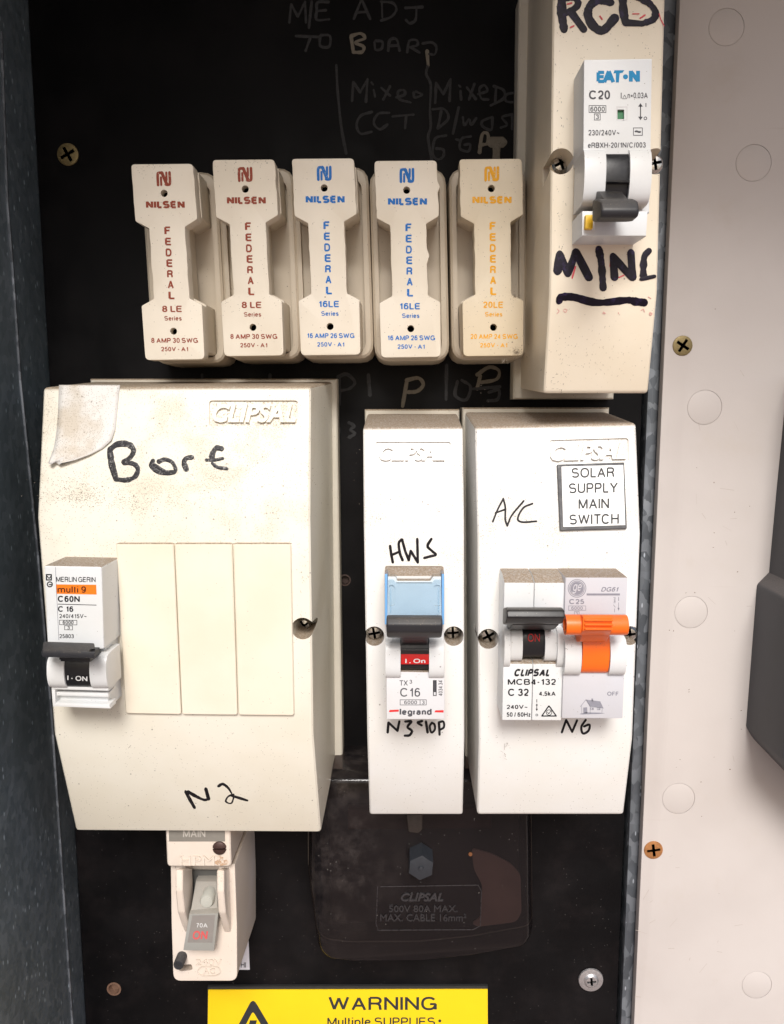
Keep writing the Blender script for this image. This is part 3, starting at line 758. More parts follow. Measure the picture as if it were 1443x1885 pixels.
# ================================================================== ENCLOSURES
def enclosure(name, label, st, back, lipr, mat, basemat, hb=9, lip_h=9, bev=1.3):
    """st: stations top to bottom (xl,yl,xr,yr,h) of the front; back: (xl,yt,xr,yb,xlb,xrb) at hb; lipr the same at lip"""
    base = at((back[0] + back[2]) / 2, back[3], 0); t = thing(name, label, 'enclosure', (base.x, 0, base.z), 'switchboard enclosures')
    L = [at(x, y, h) for x, y, _, _, h in st]; Rr = [at(x, y, h) for _, _, x, y, h in st]
    xlt, yt, xrt, yb, xlb, xrb = back
    bk = [at(xlt, yt, hb), at(xrt, yt, hb), at(xrb, yb, hb), at(xlb, yb, hb)]
    bm = bmesh.new()
    l = [bm.verts.new(p) for p in L]; r = [bm.verts.new(p) for p in Rr]; n = len(l)
    b = [bm.verts.new(p) for p in bk]
    # side wall polygons split at each station, back verts interpolated
    bl = [b[0]] + [bm.verts.new(Vector((bk[0].x + (bk[3].x - bk[0].x) * f, -hb, L[i].z))) for i, f in ((i, (L[i].z - bk[0].z) / (bk[3].z - bk[0].z)) for i in range(1, n - 1))] + [b[3]]
    br = [b[1]] + [bm.verts.new(Vector((bk[1].x + (bk[2].x - bk[1].x) * f, -hb, Rr[i].z))) for i, f in ((i, (Rr[i].z - bk[1].z) / (bk[2].z - bk[1].z)) for i in range(1, n - 1))] + [b[2]]
    hard = []
    for i in range(n - 1):
        bm.faces.new((l[i], r[i], r[i + 1], l[i + 1]))
        bm.faces.new((bl[i], l[i], l[i + 1], bl[i + 1])); bm.faces.new((r[i], br[i], br[i + 1], r[i + 1]))
        bm.faces.new((bl[i], bl[i + 1], br[i + 1], br[i]))
    bm.faces.new((b[0], b[1], r[0], l[0])); bm.faces.new((l[-1], r[-1], b[2], b[3]))
    bmesh.ops.recalc_face_normals(bm, faces=bm.faces)
    bm.edges.ensure_lookup_table()
    fr = set(l + r); es = []
    for e in bm.edges:
        a, c = e.verts
        if a in fr and c in fr and not (a in l[1:-1] and c in r[1:-1]) and not (a in r[1:-1] and c in l[1:-1]): es.append(e)
        if {a, c} in ({l[0], b[0]}, {r[0], b[1]}, {l[-1], b[3]}, {r[-1], b[2]}): es.append(e)
    bmesh.ops.bevel(bm, geom=es, offset=bev, segments=3, affect='EDGES', profile=.6)
    cv = obj('cover', bm, mat, t)
    xlt, yt, xrt, yb, xlb, xrb = lipr
    f4 = [at(xlt, yt, lip_h), at(xrt, yt, lip_h), at(xrb, yb, lip_h), at(xlb, yb, lip_h)]
    obj('base_plate', solid(f4, [Vector((p.x, 0, p.z)) for p in f4], 1.2, 3), basemat, t)
    planes = [P3((st[i][0], st[i][1], st[i][4]), (st[i][2], st[i][3], st[i][4]), (st[i + 1][0], st[i + 1][1], st[i + 1][4])) for i in range(n - 1)]
    return t, cv, planes
def recess(cv, px, py, rpx, h, hd, sx=None):
    """cutter: stepped round recess for a cover screw"""
    c = pxc(px, py, h); r = mmr(px, py, rpx, h); return cyl(c, r, r, hd, h + 15, 32)
def logo(t, cv, pl, rc, lt, tilt=0, dirt=0):
    cut(cv, [prism(pl, rect(*rc, tilt=tilt), -.7, .03, 0, 6)])
    bmz = emboss(pl, 'CLIPSAL', lt[0], lt[1], lt[2], lt[3], -.85, .25, tilt=tilt, bold=.03, shear=.25)
    obj('raised_lettering', bmz, cv.data.materials[0], t, None)
    if dirt:
        k = Ink(Plane(pl.p - pl.n * .7, pl.n), .03); x0, y0, x1, y1 = rc; k.poly(rnd(rect(x0 + 1.5, y0 + 1.5, x1 - 1.5, y1 - 1.5, tilt), 5))
        m, t_, b_ = nodes('recess_grime'); p_, _ = posmm(t_); b_.inputs['Base Color'].default_value = (.30, .21, .13, 1); b_.inputs['Roughness'].default_value = .9
        t_.links.new(mul(t_, ramp(t_, noise(t_, p_, 1.6, 5, .8), .5, .68), dirt), b_.inputs['Alpha']); k.build('grime', m, t)

# ---- four way box, marked Bore
hm = 58
tb, cvb, pb = enclosure('enclosure', 'wide cream enclosure with three blank plates and peeling tape, at the left', 
    [(79, 713, 572, 711, 47), (68, 952, 571, 950, hm), (99, 1352, 577, 1352, hm), (139, 1530, 591, 1533, 41)],
    (170, 703, 611, 1400, 210, 617), (165, 697, 620, 1417, 200, 631), M['cream'], M['base'], 8, 8, 1.4)
xb_ = mmr(557, 1155, 20, hm)
cut(cvb, [recess(cvb, 557, 1157, 20.5, hm, 40)])
logo(tb, cvb, pb[0], (385, 737, 548.5, 785.6), (391, 744, 545, 778), dirt=.8)
screw(559, 1152, 14, 43, M['steel'], tb, 'pan', .6, 2)
QT = [(212, 1000), (320, 1000), (428, 1000), (536, 1000)]; QB = [(230, 1314), (334, 1316), (438, 1317), (542, 1318)]
for i in range(3):
    g = .8
    q = [(QT[i][0] + g, QT[i][1]), (QT[i + 1][0] - g, QT[i + 1][1]), (QB[i + 1][0] - g, QB[i + 1][1]), (QB[i][0] + g, QB[i][1])]
    obj('blank_plate', prism(pb[1], q, -2, 1.3, .75, 5, 3), M['blank'], tb)
k = Ink(pb[1], .05)
for i in range(260):
    x = random.uniform(212, 536); y = 1000 + abs(random.gauss(0, 1.6)); k.line((x, y), (x + random.uniform(.6, 2), y), random.uniform(.5, 1.1))
o = k.build('dirt', inkmat('brown_dirt', (.22, .14, .08), .9), tb); o['kind'] = 'stuff'
def pen(parent, pl, defs, wd, mat, hgt=.08, jit=.12, smooth=True):
    k = Ink(pl, .05)
    for d in defs: k.stroke(d, wd if not isinstance(d[-1], (int, float)) else d[-1], hgt, jit, smooth)
    return k.build('handwriting', mat, parent, 40)
def pen2(parent, pl, defs, mat, hgt=.04, jit=.12):
    k = Ink(pl, .05)
    for wd, sm, pts in defs: k.stroke(pts, wd, hgt, jit, sm)
    return k.build('handwriting', mat, parent, 40)
pen2(tb, pb[0], [
  (12, True, [(202, 828), (206, 855), (213, 880)]), (11, True, [(203, 827), (216, 818), (236, 818), (246, 829), (240, 842), (228, 850)]),
  (9, True, [(228, 852), (246, 854), (254, 864), (248, 878), (232, 884), (213, 882)]),
  (8, True, [(282, 848), (278, 858), (290, 868), (312, 872), (323, 866), (318, 852), (304, 846), (292, 850)]), (6, True, [(284, 856), (305, 868), (318, 868)]),
  (10, True, [(343, 864), (339, 852), (343, 844), (353, 842)]),
  (10, True, [(408, 826), (398, 825), (392, 834), (390, 842)]), (6, True, [(380, 847), (395, 847), (410, 844)]), (6, True, [(391, 853), (400, 860), (418, 863)])], I['worn'])
pen2(tb, pb[2], [(7, False, [(342, 1457), (350, 1472), (358, 1486)]), (6, True, [(346, 1457), (362, 1466), (376, 1472), (384, 1470)]), (7, False, [(384, 1470), (379, 1452)])], I['marker'])
pen2(tb, pb[2], [
  (6, True, [(402, 1447), (410, 1443), (420, 1450), (428, 1463)]), (5, True, [(430, 1462), (420, 1466), (416, 1475), (426, 1478), (431, 1465)]), (6, False, [(426, 1464), (455, 1473)])], I['marker'])

# peeling tape
rows = [(709, 109, 221, .15), (712.5, 109, 221, .14), (760, 107, 216, .14), (790, 105, 213, .2), (812, 103, 206, .45), (826, 101, 190, .8), (838, 98, 168, 1.15), (848, 95, 142, 1.5), (855, 94, 116, 1.8)]
tt = thing('adhesive_tape', 'dusty white tape peeling off the top left corner of the wide enclosure', 'tape', at(160, 780, 50))
bm = bmesh.new(); gv = []
for j, (y, x0, x1, d) in enumerate(rows):
    gv.append([bm.verts.new(pb[0].hit(x0 + (x1 - x0) * i / 10, y + random.uniform(-.6, .6) * (j > 6) + (2.0 * math.sin(i * .9) if j == 8 else 0), d + .25 * math.sin(i * .8) * (j > 3) - .9 * (i / 10) * (d > .5) * .6)) for i in range(11)])
for a, b in zip(gv, gv[1:]):
    for i in range(10): bm.faces.new((a[i], a[i + 1], b[i + 1], b[i]))
bmesh.ops.recalc_face_normals(bm, faces=bm.faces)
to = obj('tape_strip', bm, M['tape'], tt)
md = to.modifiers.new('s', 'SOLIDIFY'); md.thickness = .0002; md.offset = 0
tpb = fluff(140, 845, 34, 160, 51, 53.5, tt, 'dirt', M['fluff'], 2)

# ---- single way box, marked HWS
th, cvh, ph = enclosure('enclosure', 'narrow white enclosure marked HWS, between the two wide ones', 
    [(668, 787, 852, 786, 48), (669.5, 968, 854.5, 968, hm), (676, 1362, 855, 1362, hm), (680, 1500, 852, 1500, 43)],
    (676, 762, 842, 1400, 688, 838), (671, 753, 846, 1416, 684, 842), M['white'], M['base'], 9, 9, 1.1)
cut(cvh, [recess(cvh, 689, 1171, 18.5, hm, 42), recess(cvh, 835, 1171, 18.5, hm, 42)])
logo(th, cvh, ph[0], (690.6, 813, 830, 857), (698, 820, 819.5, 848))
screw(688.6, 1166, 15, 50, M['steel'], th, 'pan', .2, 2); screw(833.6, 1165, 15, 50, M['steel'], th, 'pan', .05, 2)
pen2(th, ph[1], [(5.2, False, [(718, 1005), (720, 1020), (723, 1035)]), (4.5, False, [(722, 1021), (736, 1015)]), (5, True, [(739, 993), (734, 1000), (736, 1018), (741, 1031)]),
  (5, False, [(740, 993), (746, 1015), (752.5, 1031)]), (5, False, [(752.5, 1030), (756, 1014)]), (5, False, [(756, 1014), (769, 1035)]), (5, False, [(769, 1035), (768, 992)]),
  ], I['marker'], .06, .05)
pen2(th, ph[1], [(5, True, [(794, 992), (787, 1005), (795, 1014), (802, 1021), (792, 1024), (781, 1027)])], I['marker'], .06, .05)
pen2(th, ph[1], [(4.5, False, [(713.5, 1348), (715, 1330)]), (4.5, False, [(715, 1330), (731.5, 1345)]), (4.5, False, [(731.5, 1345), (735, 1328)]),
  (4.5, True, [(746, 1328), (757, 1328), (750, 1338), (758, 1345), (754, 1353), (745, 1354)]), (4.5, True, [(777, 1327), (769, 1330), (776, 1335)]),
  (4.5, False, [(784, 1328), (787, 1348)]), (4, True, [(795, 1330), (791, 1337), (794, 1348), (800, 1343), (800, 1334), (795, 1330)]), (4.5, False, [(809, 1352), (808, 1329)]), (4, True, [(808, 1329), (816, 1328), (817, 1338), (810, 1343)])], I['marker'], .06, .05)

# ---- two way box, marked A/C
ha = 60
ta, cva, pa = enclosure('enclosure', 'white two way enclosure marked A/C with the solar supply sign, at the right', 
    [(874, 786, 1171, 779, 50), (878.5, 985, 1179, 983, ha), (881, 1362, 1164.5, 1362, ha), (878, 1500, 1148, 1500, 50)],
    (856, 759, 1118, 1400, 860, 1093), (851, 750, 1122, 1416, 856, 1100), M['white'], M['base'], 9, 9, 1.3)
cut(cva, [recess(cva, 899, 1176, 19, ha, 44), recess(cva, 1160, 1170, 18, ha, 44)])
logo(ta, cva, pa[0], (1011, 810, 1157, 855), (1013, 818, 1154, 849), tilt=-4, dirt=.35)
screw(899, 1171, 16.5, 52, M['steel'], ta, 'pan', .5, 2); screw(1160, 1168, 15, 52, M['steel'], ta, 'pan', .1, 2)
pen2(ta, pa[0], [(3.4, True, [(907, 960.5), (915.5, 939), (926.4, 918)]), (3.4, True, [(926.4, 918), (930, 934), (930, 956), (933.7, 968)]), (3.4, True, [(933.7, 968), (942, 948.6), (964, 922)]),
  (3.2, False, [(912, 944), (929, 938)]), (3.4, True, [(980, 927), (963, 935), (953, 954), (961, 961), (987, 959.5)])], I['marker'], .05, .05)
pen2(ta, pa[1], [(4.2, False, [(1034, 1348), (1042, 1325)]), (4.2, False, [(1042, 1325), (1053, 1347)]), (4.2, False, [(1053, 1347), (1062, 1326)]),
  ], I['marker'], .05, .05)
pen2(ta, pa[1], [(4.2, True, [(1078, 1325), (1070, 1338), (1073, 1350), (1083, 1345), (1085, 1334), (1075, 1337)])], I['marker'], .05, .05)
# ---- sign on it
ts = thing('sign', 'small square white sign with a dark border reading solar supply main switch', 'sign', at(1090, 915, 55))
PS = Plane(pa[0].p + pa[0].n * .9, pa[0].n)
obj('sign_plate', prism(pa[0], [(1025.5, 855), (1149, 851), (1154, 973), (1031, 976.5)], 0, .9, .12, 1.5, 1), plain('engraving_plastic_black', (.035, .035, .04), .45), ts)
k = Ink(PS, .04); k.poly([(1033.5, 859), (1147, 856), (1150.7, 966.5), (1036.7, 970)]); k.build('sign_face', plastic('engraving_white', (.80, .80, .80), .35, .03, speck=.25), ts)
k = Ink(PS, .08)
k.text('SOLAR', 1052, 861.5, 1130.6, 880, tilt=-1.5, bold=.008); k.text('SUPPLY', 1047, 889.5, 1137, 908.5, tilt=-1.5, bold=.008)
k.text('MAIN', 1064.6, 918.5, 1121, 937.3, tilt=-1, bold=.008); k.text('SWITCH', 1048, 947, 1139, 966, tilt=-1.5, bold=.008)
k.build('printed_text', I['sign'], ts)

# ---- tall box, marked RCD / MINI
hr = 68
tr_, cvr, pr_ = enclosure('enclosure', 'tall ivory enclosure with thick purple-black marker writing, at the top right', 
    [(1020, -240, 1228, -240, 58), (1018, -60, 1226, -60, hr), (1011, 540, 1210, 540, hr), (1000, 724, 1193, 724, 58)],
    (972, 2, 1165, 716, 958, 1122), (955, -4, 1172, 735, 944, 1130), M['ivory'], M['base'], 8, 8, 1.2)
cut(cvr, [recess(cvr, 1033, 297, 23, hr, 52), recess(cvr, 1207, 297, 23, hr, 52)])
screw(1033, 300, 17.5, 58, M['steel'], tr_, 'pan', .4, 2); screw(1206, 300, 17.5, 58, M['steel'], tr_, 'pan', .2, 2)
pen2(tr_, pr_[1], [(16, True, [(1034, -6), (1034, 25), (1038, 54)]), (13, True, [(1034, -2), (1056, -4), (1064, 8), (1052, 20), (1040, 24)]), (15, False, [(1052, 24), (1074, 54)]),
  (15, True, [(1124, 5), (1104, 0), (1087, 10), (1082, 28), (1092, 48), (1110, 56), (1132, 33)]),
  (15, True, [(1146, -16), (1147, 18), (1151, 42)]), (13, False, [(1151, 42), (1182, 44)]), (14, True, [(1182, 44), (1202, 36), (1206, 22), (1194, 6), (1174, -6), (1150, -16)])], I['purple'], .04, .13)
pen2(tr_, pr_[1], [(15, False, [(1026, 500), (1030, 468)]), (14, False, [(1030, 468), (1045, 504)]), (14, False, [(1045, 504), (1060, 464)]), (15, False, [(1060, 464), (1084, 511)]),
  (14, True, [(1102, 459), (1106, 480), (1108, 500), (1110, 530)]), (14, False, [(1131, 511), (1128, 472)]), (13, False, [(1128, 472), (1162, 511)]), (14, False, [(1164, 511), (1161, 465)]),
  (12, True, [(1194, 462), (1186, 472), (1184, 492), (1184, 508)]), (8, False, [(1180, 514), (1204, 509)])], I['purple'], .04, .13)
pen2(tr_, pr_[2], [(14, True, [(1029, 554), (1034, 547), (1056, 547), (1085.5, 555), (1110, 557), (1154, 552.5), (1169, 555), (1186, 557)])], I['purple'], .04, .12)
pen2(tr_, pr_[1], [(3, False, [(1059, 491), (1053, 512)]), (3, True, [(1124, 480), (1123, 490)]), (2.5, False, [(1139, 511), (1148, 507)]), (3, False, [(1044, 8), (1052, 6)]), (3, False, [(1178, 34), (1187, 28)]), (2, False, [(1164, 26), (1176, 26)]), (2.5, False, [(1104, 30), (1108, 36)]), (3, False, [(1050, 51), (1056, 48)]), (2, True, [(1213, 26), (1216, 36), (1222, 48)])], I['redpen'], .03, .1)
pen2(tr_, pr_[2], [(1.6, True, [(1026, 569), (1029, 573), (1025, 577)]), (1.6, True, [(1038, 569), (1043, 570), (1041, 575), (1037, 572)]), (1.5, True, [(1110, 574), (1114, 577), (1109, 577)]), (1.3, False, [(1138, 575), (1139, 578)]), (1.5, True, [(1180, 571), (1184, 569), (1186, 574)]), (1.8, True, [(1196, 575), (1200, 577), (1197, 580), (1195, 577)]), (1.2, True, [(1193, 546), (1198, 549)])], I['pinkpen'], .02, .1)

def scuffs(parent, pl, cx, cy, rx, ry, n, ang, ln, mat, name='scuff_marks', wd=.8):
    k = Ink(pl, .03)
    for i in range(n):
        x = random.gauss(cx, rx * .5); y = random.gauss(cy, ry * .5); a = R(ang + random.uniform(-50, 50)); L = random.uniform(.15, 1) * ln
        k.line((x, y), (x + L * math.cos(a), y - L * math.sin(a)), wd * random.uniform(.4, 1))
    o = k.build(name, mat, parent); o['kind'] = 'stuff'; return o
sc1 = inkmat('grey_scuff', (.22, .18, .14), .8); sc2 = inkmat('dark_scuff', (.10, .085, .07), .8)
scuffs(tr_, pr_[2], 1105, 660, 70, 60, 110, 70, 3.5, inkmat('pale_scuff', (.45, .38, .30), .8)); scuffs(tr_, pr_[2], 1035, 695, 34, 36, 30, 45, 5, sc1); scuffs(tr_, pr_[2], 1030, 640, 22, 26, 14, 80, 3, sc1)
scuffs(tr_, pr_[1], 1030, 300, 12, 200, 30, 80, 5, sc2)
scuffs(tb, pb[2], 330, 1440, 220, 70, 26, 30, 9, sc1); scuffs(tb, pb[1], 560, 1050, 8, 90, 14, 80, 5, sc1)
scuffs(tb, pb[0], 150, 915, 70, 25, 220, 20, 2.2, sc1, 'dirt', 1.2); scuffs(tb, pb[0], 440, 895, 130, 50, 900, 20, 1.8, sc1, 'dirt', 1.0); scuffs(tb, pb[0], 150, 905, 60, 35, 350, 20, 1.8, sc1, 'dirt', 1.0); scuffs(tb, pb[0], 470, 790, 90, 20, 220, 20, 1.8, sc1, 'dirt', .9); scuffs(tb, pb[0], 330, 850, 260, 100, 300, 20, 1.6, sc2, 'dirt', .8); scuffs(tb, pb[0], 260, 925, 90, 18, 160, 20, 2.2, sc2, 'dirt', 1.0)
scuffs(ta, pa[1], 930, 1385, 8, 20, 8, 120, 12, sc1); scuffs(ta, pa[0], 905, 930, 30, 60, 160, 20, 1.8, sc1, 'dirt', 1.0); scuffs(ta, pa[0], 960, 870, 110, 90, 420, 20, 1.5, sc1, 'dirt', .9); scuffs(ta, pa[0], 890, 850, 10, 110, 150, 20, 1.6, sc1, 'dirt', .9)
scuffs(th, ph[0], 760, 900, 90, 90, 320, 20, 1.5, sc1, 'dirt', .8)
PPN = H(HP)
scuffs(sp_, PPN, 1260, 1700, 120, 160, 14, 30, 26, inkmat('panel_scratch', (.42, .37, .34), .7), 'scratches', 1.2)
scuffs(sp_, PPN, 1340, 900, 70, 300, 12, -40, 30, inkmat('panel_scratch', (.42, .37, .34), .7), 'scratches', 1.0)
scuffs(sp_, PPN, 1290, 1150, 100, 400, 24, 30, 3, inkmat('panel_spot', (.20, .15, .12), .8), 'dirt', 2.2)
# ================================================================== BREAKERS
GB = 'circuit breakers'
# ---- orange striped breaker in the wide box
HB = 72.0
t = thing('circuit_breaker', 'white breaker with an orange stripe and dark lever, left in the wide enclosure', 'breaker', at(140, 1170, hm), GB)
PM = H(HB)
body = prism(PM, [(81, 1041), (187, 1043), (191.5, 1195), (87.5, 1193)], -22, 0, 1.7, 4, 4)
bo = obj('case', body, M['mcb'], t)
lower = prism(H(HB - 3), [(88.5, 1188), (192.5, 1190), (200.5, 1304), (97.5, 1300)], -19, 0, .4, 0, 2)
lo_ = obj('case', lower, M['mcb'], t)
XRS = XW(189, 1120, HB)
SP = Plane((XRS, 0, 0), (1, 0, 0))
cut(bo, [prism(SP, rnd([(190.2, 1047), (196.5, 1046), (198, 1074), (191.8, 1074)], 3), -1.2, .02)])
XRL = XW(196.5, 1250, HB - 3); SL = Plane((XRL, 0, 0), (1, 0, 0))
cut(lo_, [prism(SL, circ(204.5, 1220, 5, 20, 12), -1.2, .02), prism(SL, circ(214, 1261, 4.5, 20, 10), -1.2, .02)])
obj('shoulder', arch(85.5, 117, 1203, 1262, HB - 3.2, HB + 2.2, HB - 10, pw=.42), M['clean'], t)
obj('shoulder', arch(164, 195, 1199, 1263, HB - 3.2, HB + 2.2, HB - 10, pw=.42), M['clean'], t)
drum = obj('drum', arch(108, 168, 1197, 1262, HB - 3.2, HB + 1.6, HB - 10, pw=.45), M['blackc'], t)
obj('foot_rail', prism(PM, [(94, 1263), (199, 1266), (200, 1272), (94.5, 1269)], -5, 0, .3), M['clean'], t)
obj('foot_rail', prism(H(HB - 1), [(103, 1274), (199.5, 1276), (200, 1284), (104, 1281)], -5, 0, .5), M['clean'], t)
obj('foot_rail', prism(PM, [(96.5, 1293.5), (201.5, 1297), (202.7, 1305), (97.5, 1301)], -5, 0, .5), M['clean'], t)
obj('foot_rail', prism(PM, [(94.5, 1269), (101, 1269), (103, 1301), (97, 1301)], -5, -.02, .3), M['clean'], t)
lev = solid([at(x, y, 84) for x, y in ((77.5, 1197), (176, 1199.5), (175, 1212), (76.5, 1209.5))], [at(x, y, 77.5) for x, y in ((79.5, 1180), (174, 1183), (173.5, 1209), (79, 1206))], .5, 2, True)
lever = lo2 = obj('lever', lev, M['darkgrey'], t)
XLV = XW(175.5, 1204, 84); PLV = Plane((XLV, 0, 0), (1, 0, 0))
cut(lo2, [prism(PLV, [(176, 1197), (183, 1193), (183, 1203), (176, 1207)], -2, .05)])
obj('lever_stem', prism(H(79), [(110, 1203), (166, 1205), (166, 1219), (111, 1218)], -8, 0, .4), M['darkgrey'], lever)
k = Ink(PM, .05)
k.text('MERLIN GERIN', 103.5, 1061.5, 176, 1070.8, tilt=.8, bold=.0, space=.92); k.text('multi 9', 106, 1078.6, 158.5, 1091.3, tilt=.3, bold=.012) if False else None
k.text('C60N', 106.5, 1096.5, 147, 1107.8, tilt=.5, bold=.022); k.line((106.4, 1111.9), (177.6, 1113.8), 1.2)
k.text('C 16', 106.8, 1115.6, 135, 1126, tilt=.3, bold=.02); k.text('240/415V~', 109.3, 1130, 159.5, 1137.6, tilt=.3)
k.frame(109.3, 1141, 142, 1150.3, .9, .3); k.text('6000', 115.5, 1142.4, 135.5, 1149, bold=.008); k.frame(118.6, 1151.3, 134, 1159.6, .9, .2); k.text('3', 124, 1152.5, 128.5, 1158.3)
k.text('25803', 109.5, 1167, 136, 1174.5, tilt=.2)
k.frame(84.6, 1056.6, 95.6, 1068.6, 2.3); k.line((86.5, 1060), (90.4, 1065), 1.8); k.line((94.5, 1060), (90.4, 1065), 1.8); k.ring(91.8, 1075.6, 5.6, 2.1); k.line((90, 1076), (95, 1076), 2)
k.build('printed_text', I['black'], t)
k = Ink(PM, .04); k.poly([(103.3, 1075.7), (177, 1076.3), (178, 1094.4), (104.2, 1093)]); k.build('orange_stripe', I['orange'], t)
k = Ink(PM, .08); k.text('multi 9', 106, 1078.8, 158.5, 1091, tilt=.3, bold=.012); k.build('printed_text', inkmat('dark_brown_print', (.09, .03, .01)), t)
k = Ink(PM, .04); k.line((102, 1044), (108.5, 1178), .9); k.build('moulding_seam', I['palegrey'], t)
k = Ink(P3((120, 1244, HB + 2.0), (160, 1244, HB + 2.0), (140, 1255, HB + 1.9)), .05); k.text('I - ON', 124, 1243, 161, 1252, tilt=2, bold=.015); 
k.build('printed_text', I['white'], drum)

# ---- breaker with the blue label holder in the narrow box
HL = 74.0; PLg = H(HL)
t = thing('circuit_breaker', 'white breaker with a pale blue label window and dark lever in the narrow enclosure', 'breaker', at(763, 1180, hm), GB)
obj('case', extx(708, 818, [(1041.5, 58), (1043, 66), (1060, HL - 3), (1150, HL - 3), (1150, 50), (1041.5, 50)], bev=.4), M['mcb2'], t)
obj('case', prism(PLg, [(711, 1236), (818, 1238), (818.5, 1324), (711.5, 1324)], -22, 0, .4, 1.5), M['mcb2'], t)
obj('case', prism(H(HL - 5), [(709.5, 1148), (817, 1148), (817.5, 1240), (710.5, 1240)], -16, 0, .2), M['mcb2'], t)
gm2, t2, b2 = nodes('clear_blue_plastic'); b2.inputs['Base Color'].default_value = (.30, .56, .85, 1); b2.inputs['Transmission Weight'].default_value = .6; b2.inputs['Roughness'].default_value = .15; b2.inputs['IOR'].default_value = 1.3
lb = plastic('pale_blue_label', (.58, .655, .71), .35, .04, speck=.2)
blu = plastic('blue_plastic_edge', (.17, .40, .74), .25, .1)
holder = prism(PLg, rnd([(713.5, 1061), (728, 1061), (731, 1069), (792, 1069), (797, 1061), (812, 1061), (813, 1136), (713, 1136)], 2), -3.5, 0, .3)
ho = obj('label_window', holder, lb, t)
cut(ho, [prism(PLg, rnd([(715.5, 1079), (723, 1078), (727, 1082), (727.5, 1113), (724, 1117), (715.5, 1117)], 3), -.5, 1), prism(PLg, rnd([(811, 1079), (802, 1078), (798.5, 1082), (798, 1113), (801, 1117), (811, 1117)], 3), -.5, 1),
         prism(PLg, [(729, 1073.5), (795, 1073.5), (795, 1075), (729, 1075)], -.6, 1)])
mf, tf, bf = nodes('clear_blue_flap'); tp = N(tf, 'ShaderNodeBsdfTransparent'); tp.inputs[0].default_value = (.96, .985, 1, 1)
bf.inputs['Base Color'].default_value = (.25, .45, .65, 1); bf.inputs['Roughness'].default_value = .12
mf_ = N(tf, 'ShaderNodeMixShader'); mf_.inputs[0].default_value = .12; tf.links.new(tp.outputs[0], mf_.inputs[1]); tf.links.new(bf.outputs[0], mf_.inputs[2]); tf.links.new(mf_.outputs[0], tf.nodes['Material Output'].inputs[0])
flap = obj('clear_flap', prism(H(HL + 1.2), rnd([(714, 1068), (724, 1068), (728, 1073), (796, 1073), (800, 1068), (812, 1068), (813, 1140), (714, 1140)], 2), -1.0, 0, .25, 0, 2), mf, t)
obj('flap_ridge', prism(H(HL + 1.6), [(718, 1082), (720, 1082), (720, 1128), (718, 1128)], -.5, 0, .1), mf, flap)
obj('flap_ridge', prism(H(HL + 1.6), [(806, 1082), (808, 1082), (808, 1128), (806, 1128)], -.5, 0, .1), mf, flap)
for xs_ in ((708, 713.2), (813, 817.6)):
    obj('window_edge', prism(H(HL - .3), [(xs_[0], 1056), (xs_[1], 1056), (xs_[1] + .2, 1150), (xs_[0] + .2, 1150)], -6, 0, .3), blu, t)
obj('shoulder', arch(709.5, 737.5, 1172, 1240, HL - 5, HL + 1.8, HL - 12, pw=.32), M['clean'], t)
obj('shoulder', arch(790, 818, 1172, 1240, HL - 5, HL + 1.8, HL - 12, pw=.32), M['clean'], t)
drum = obj('drum', arch(737, 790.5, 1165, 1226, HL - 5, HL + 1, HL - 12, pw=.4), M['blackc'], t)
obj('drum_rib', extx(738, 790, [(1194, 73), (1194, 75.6), (1197, 76), (1200, 75.6), (1200, 73)], bev=.15), M['darkgrey'], drum)
obj('red_band', prism(H(HL + 1.3), [(738, 1204.5), (790, 1204.5), (790, 1223), (738, 1223)], -2.5, 0, .15), M['redband'], drum)
k = Ink(H(HL + 1.3), .05); k.text('I . On', 746, 1212.5, 783, 1220.5, bold=.012); k.build('printed_text', I['white'], drum)
lever = obj('lever', extx(711, 815, [(1133, 79), (1132, 84), (1137, 87.3), (1150, 88.6), (1164, 87.8), (1173, 84.5), (1174, 79)], bev=.7, seg=3), M['darkgrey'], t)
obj('lever_stem', extx(738, 789, [(1140, 70), (1140, 80), (1170, 81), (1186, 76), (1186, 70)], bev=.3), M['black'], lever)
k = Ink(PLg, .05)
k.text('TX', 735.5, 1252, 750.5, 1262); k.text('3', 753.5, 1251.3, 758.5, 1258.3); k.text('C16', 736.5, 1266.3, 773.3, 1282.3, bold=-.004)
k.frame(736, 1287.5, 785, 1298, 1.0); k.line((773.2, 1287.5), (773.2, 1298), 1.0); k.text('6000', 744, 1289.5, 767.5, 1296); k.text('3', 776.5, 1289.5, 781.5, 1296.3)
k.text('legrand', 735.5, 1304.8, 794.5, 1319, bold=.03)
k.frame(797, 1252, 803.6, 1281, 1.6); k.poly(rect(797, 1252, 803.6, 1274)); k.text('4034 34', 807, 1252.5, 814.6, 1280.6, rot=90)
k.build('printed_text', I['grey'], t)
k = Ink(PLg, .05); k.poly([(717, 1306.8), (734, 1306), (734, 1309.8), (716, 1310.8)]); k.poly([(801.5, 1307.4), (816.5, 1307.2), (816.5, 1311.5), (799.5, 1311)]); k.build('red_mark', I['red'], t)

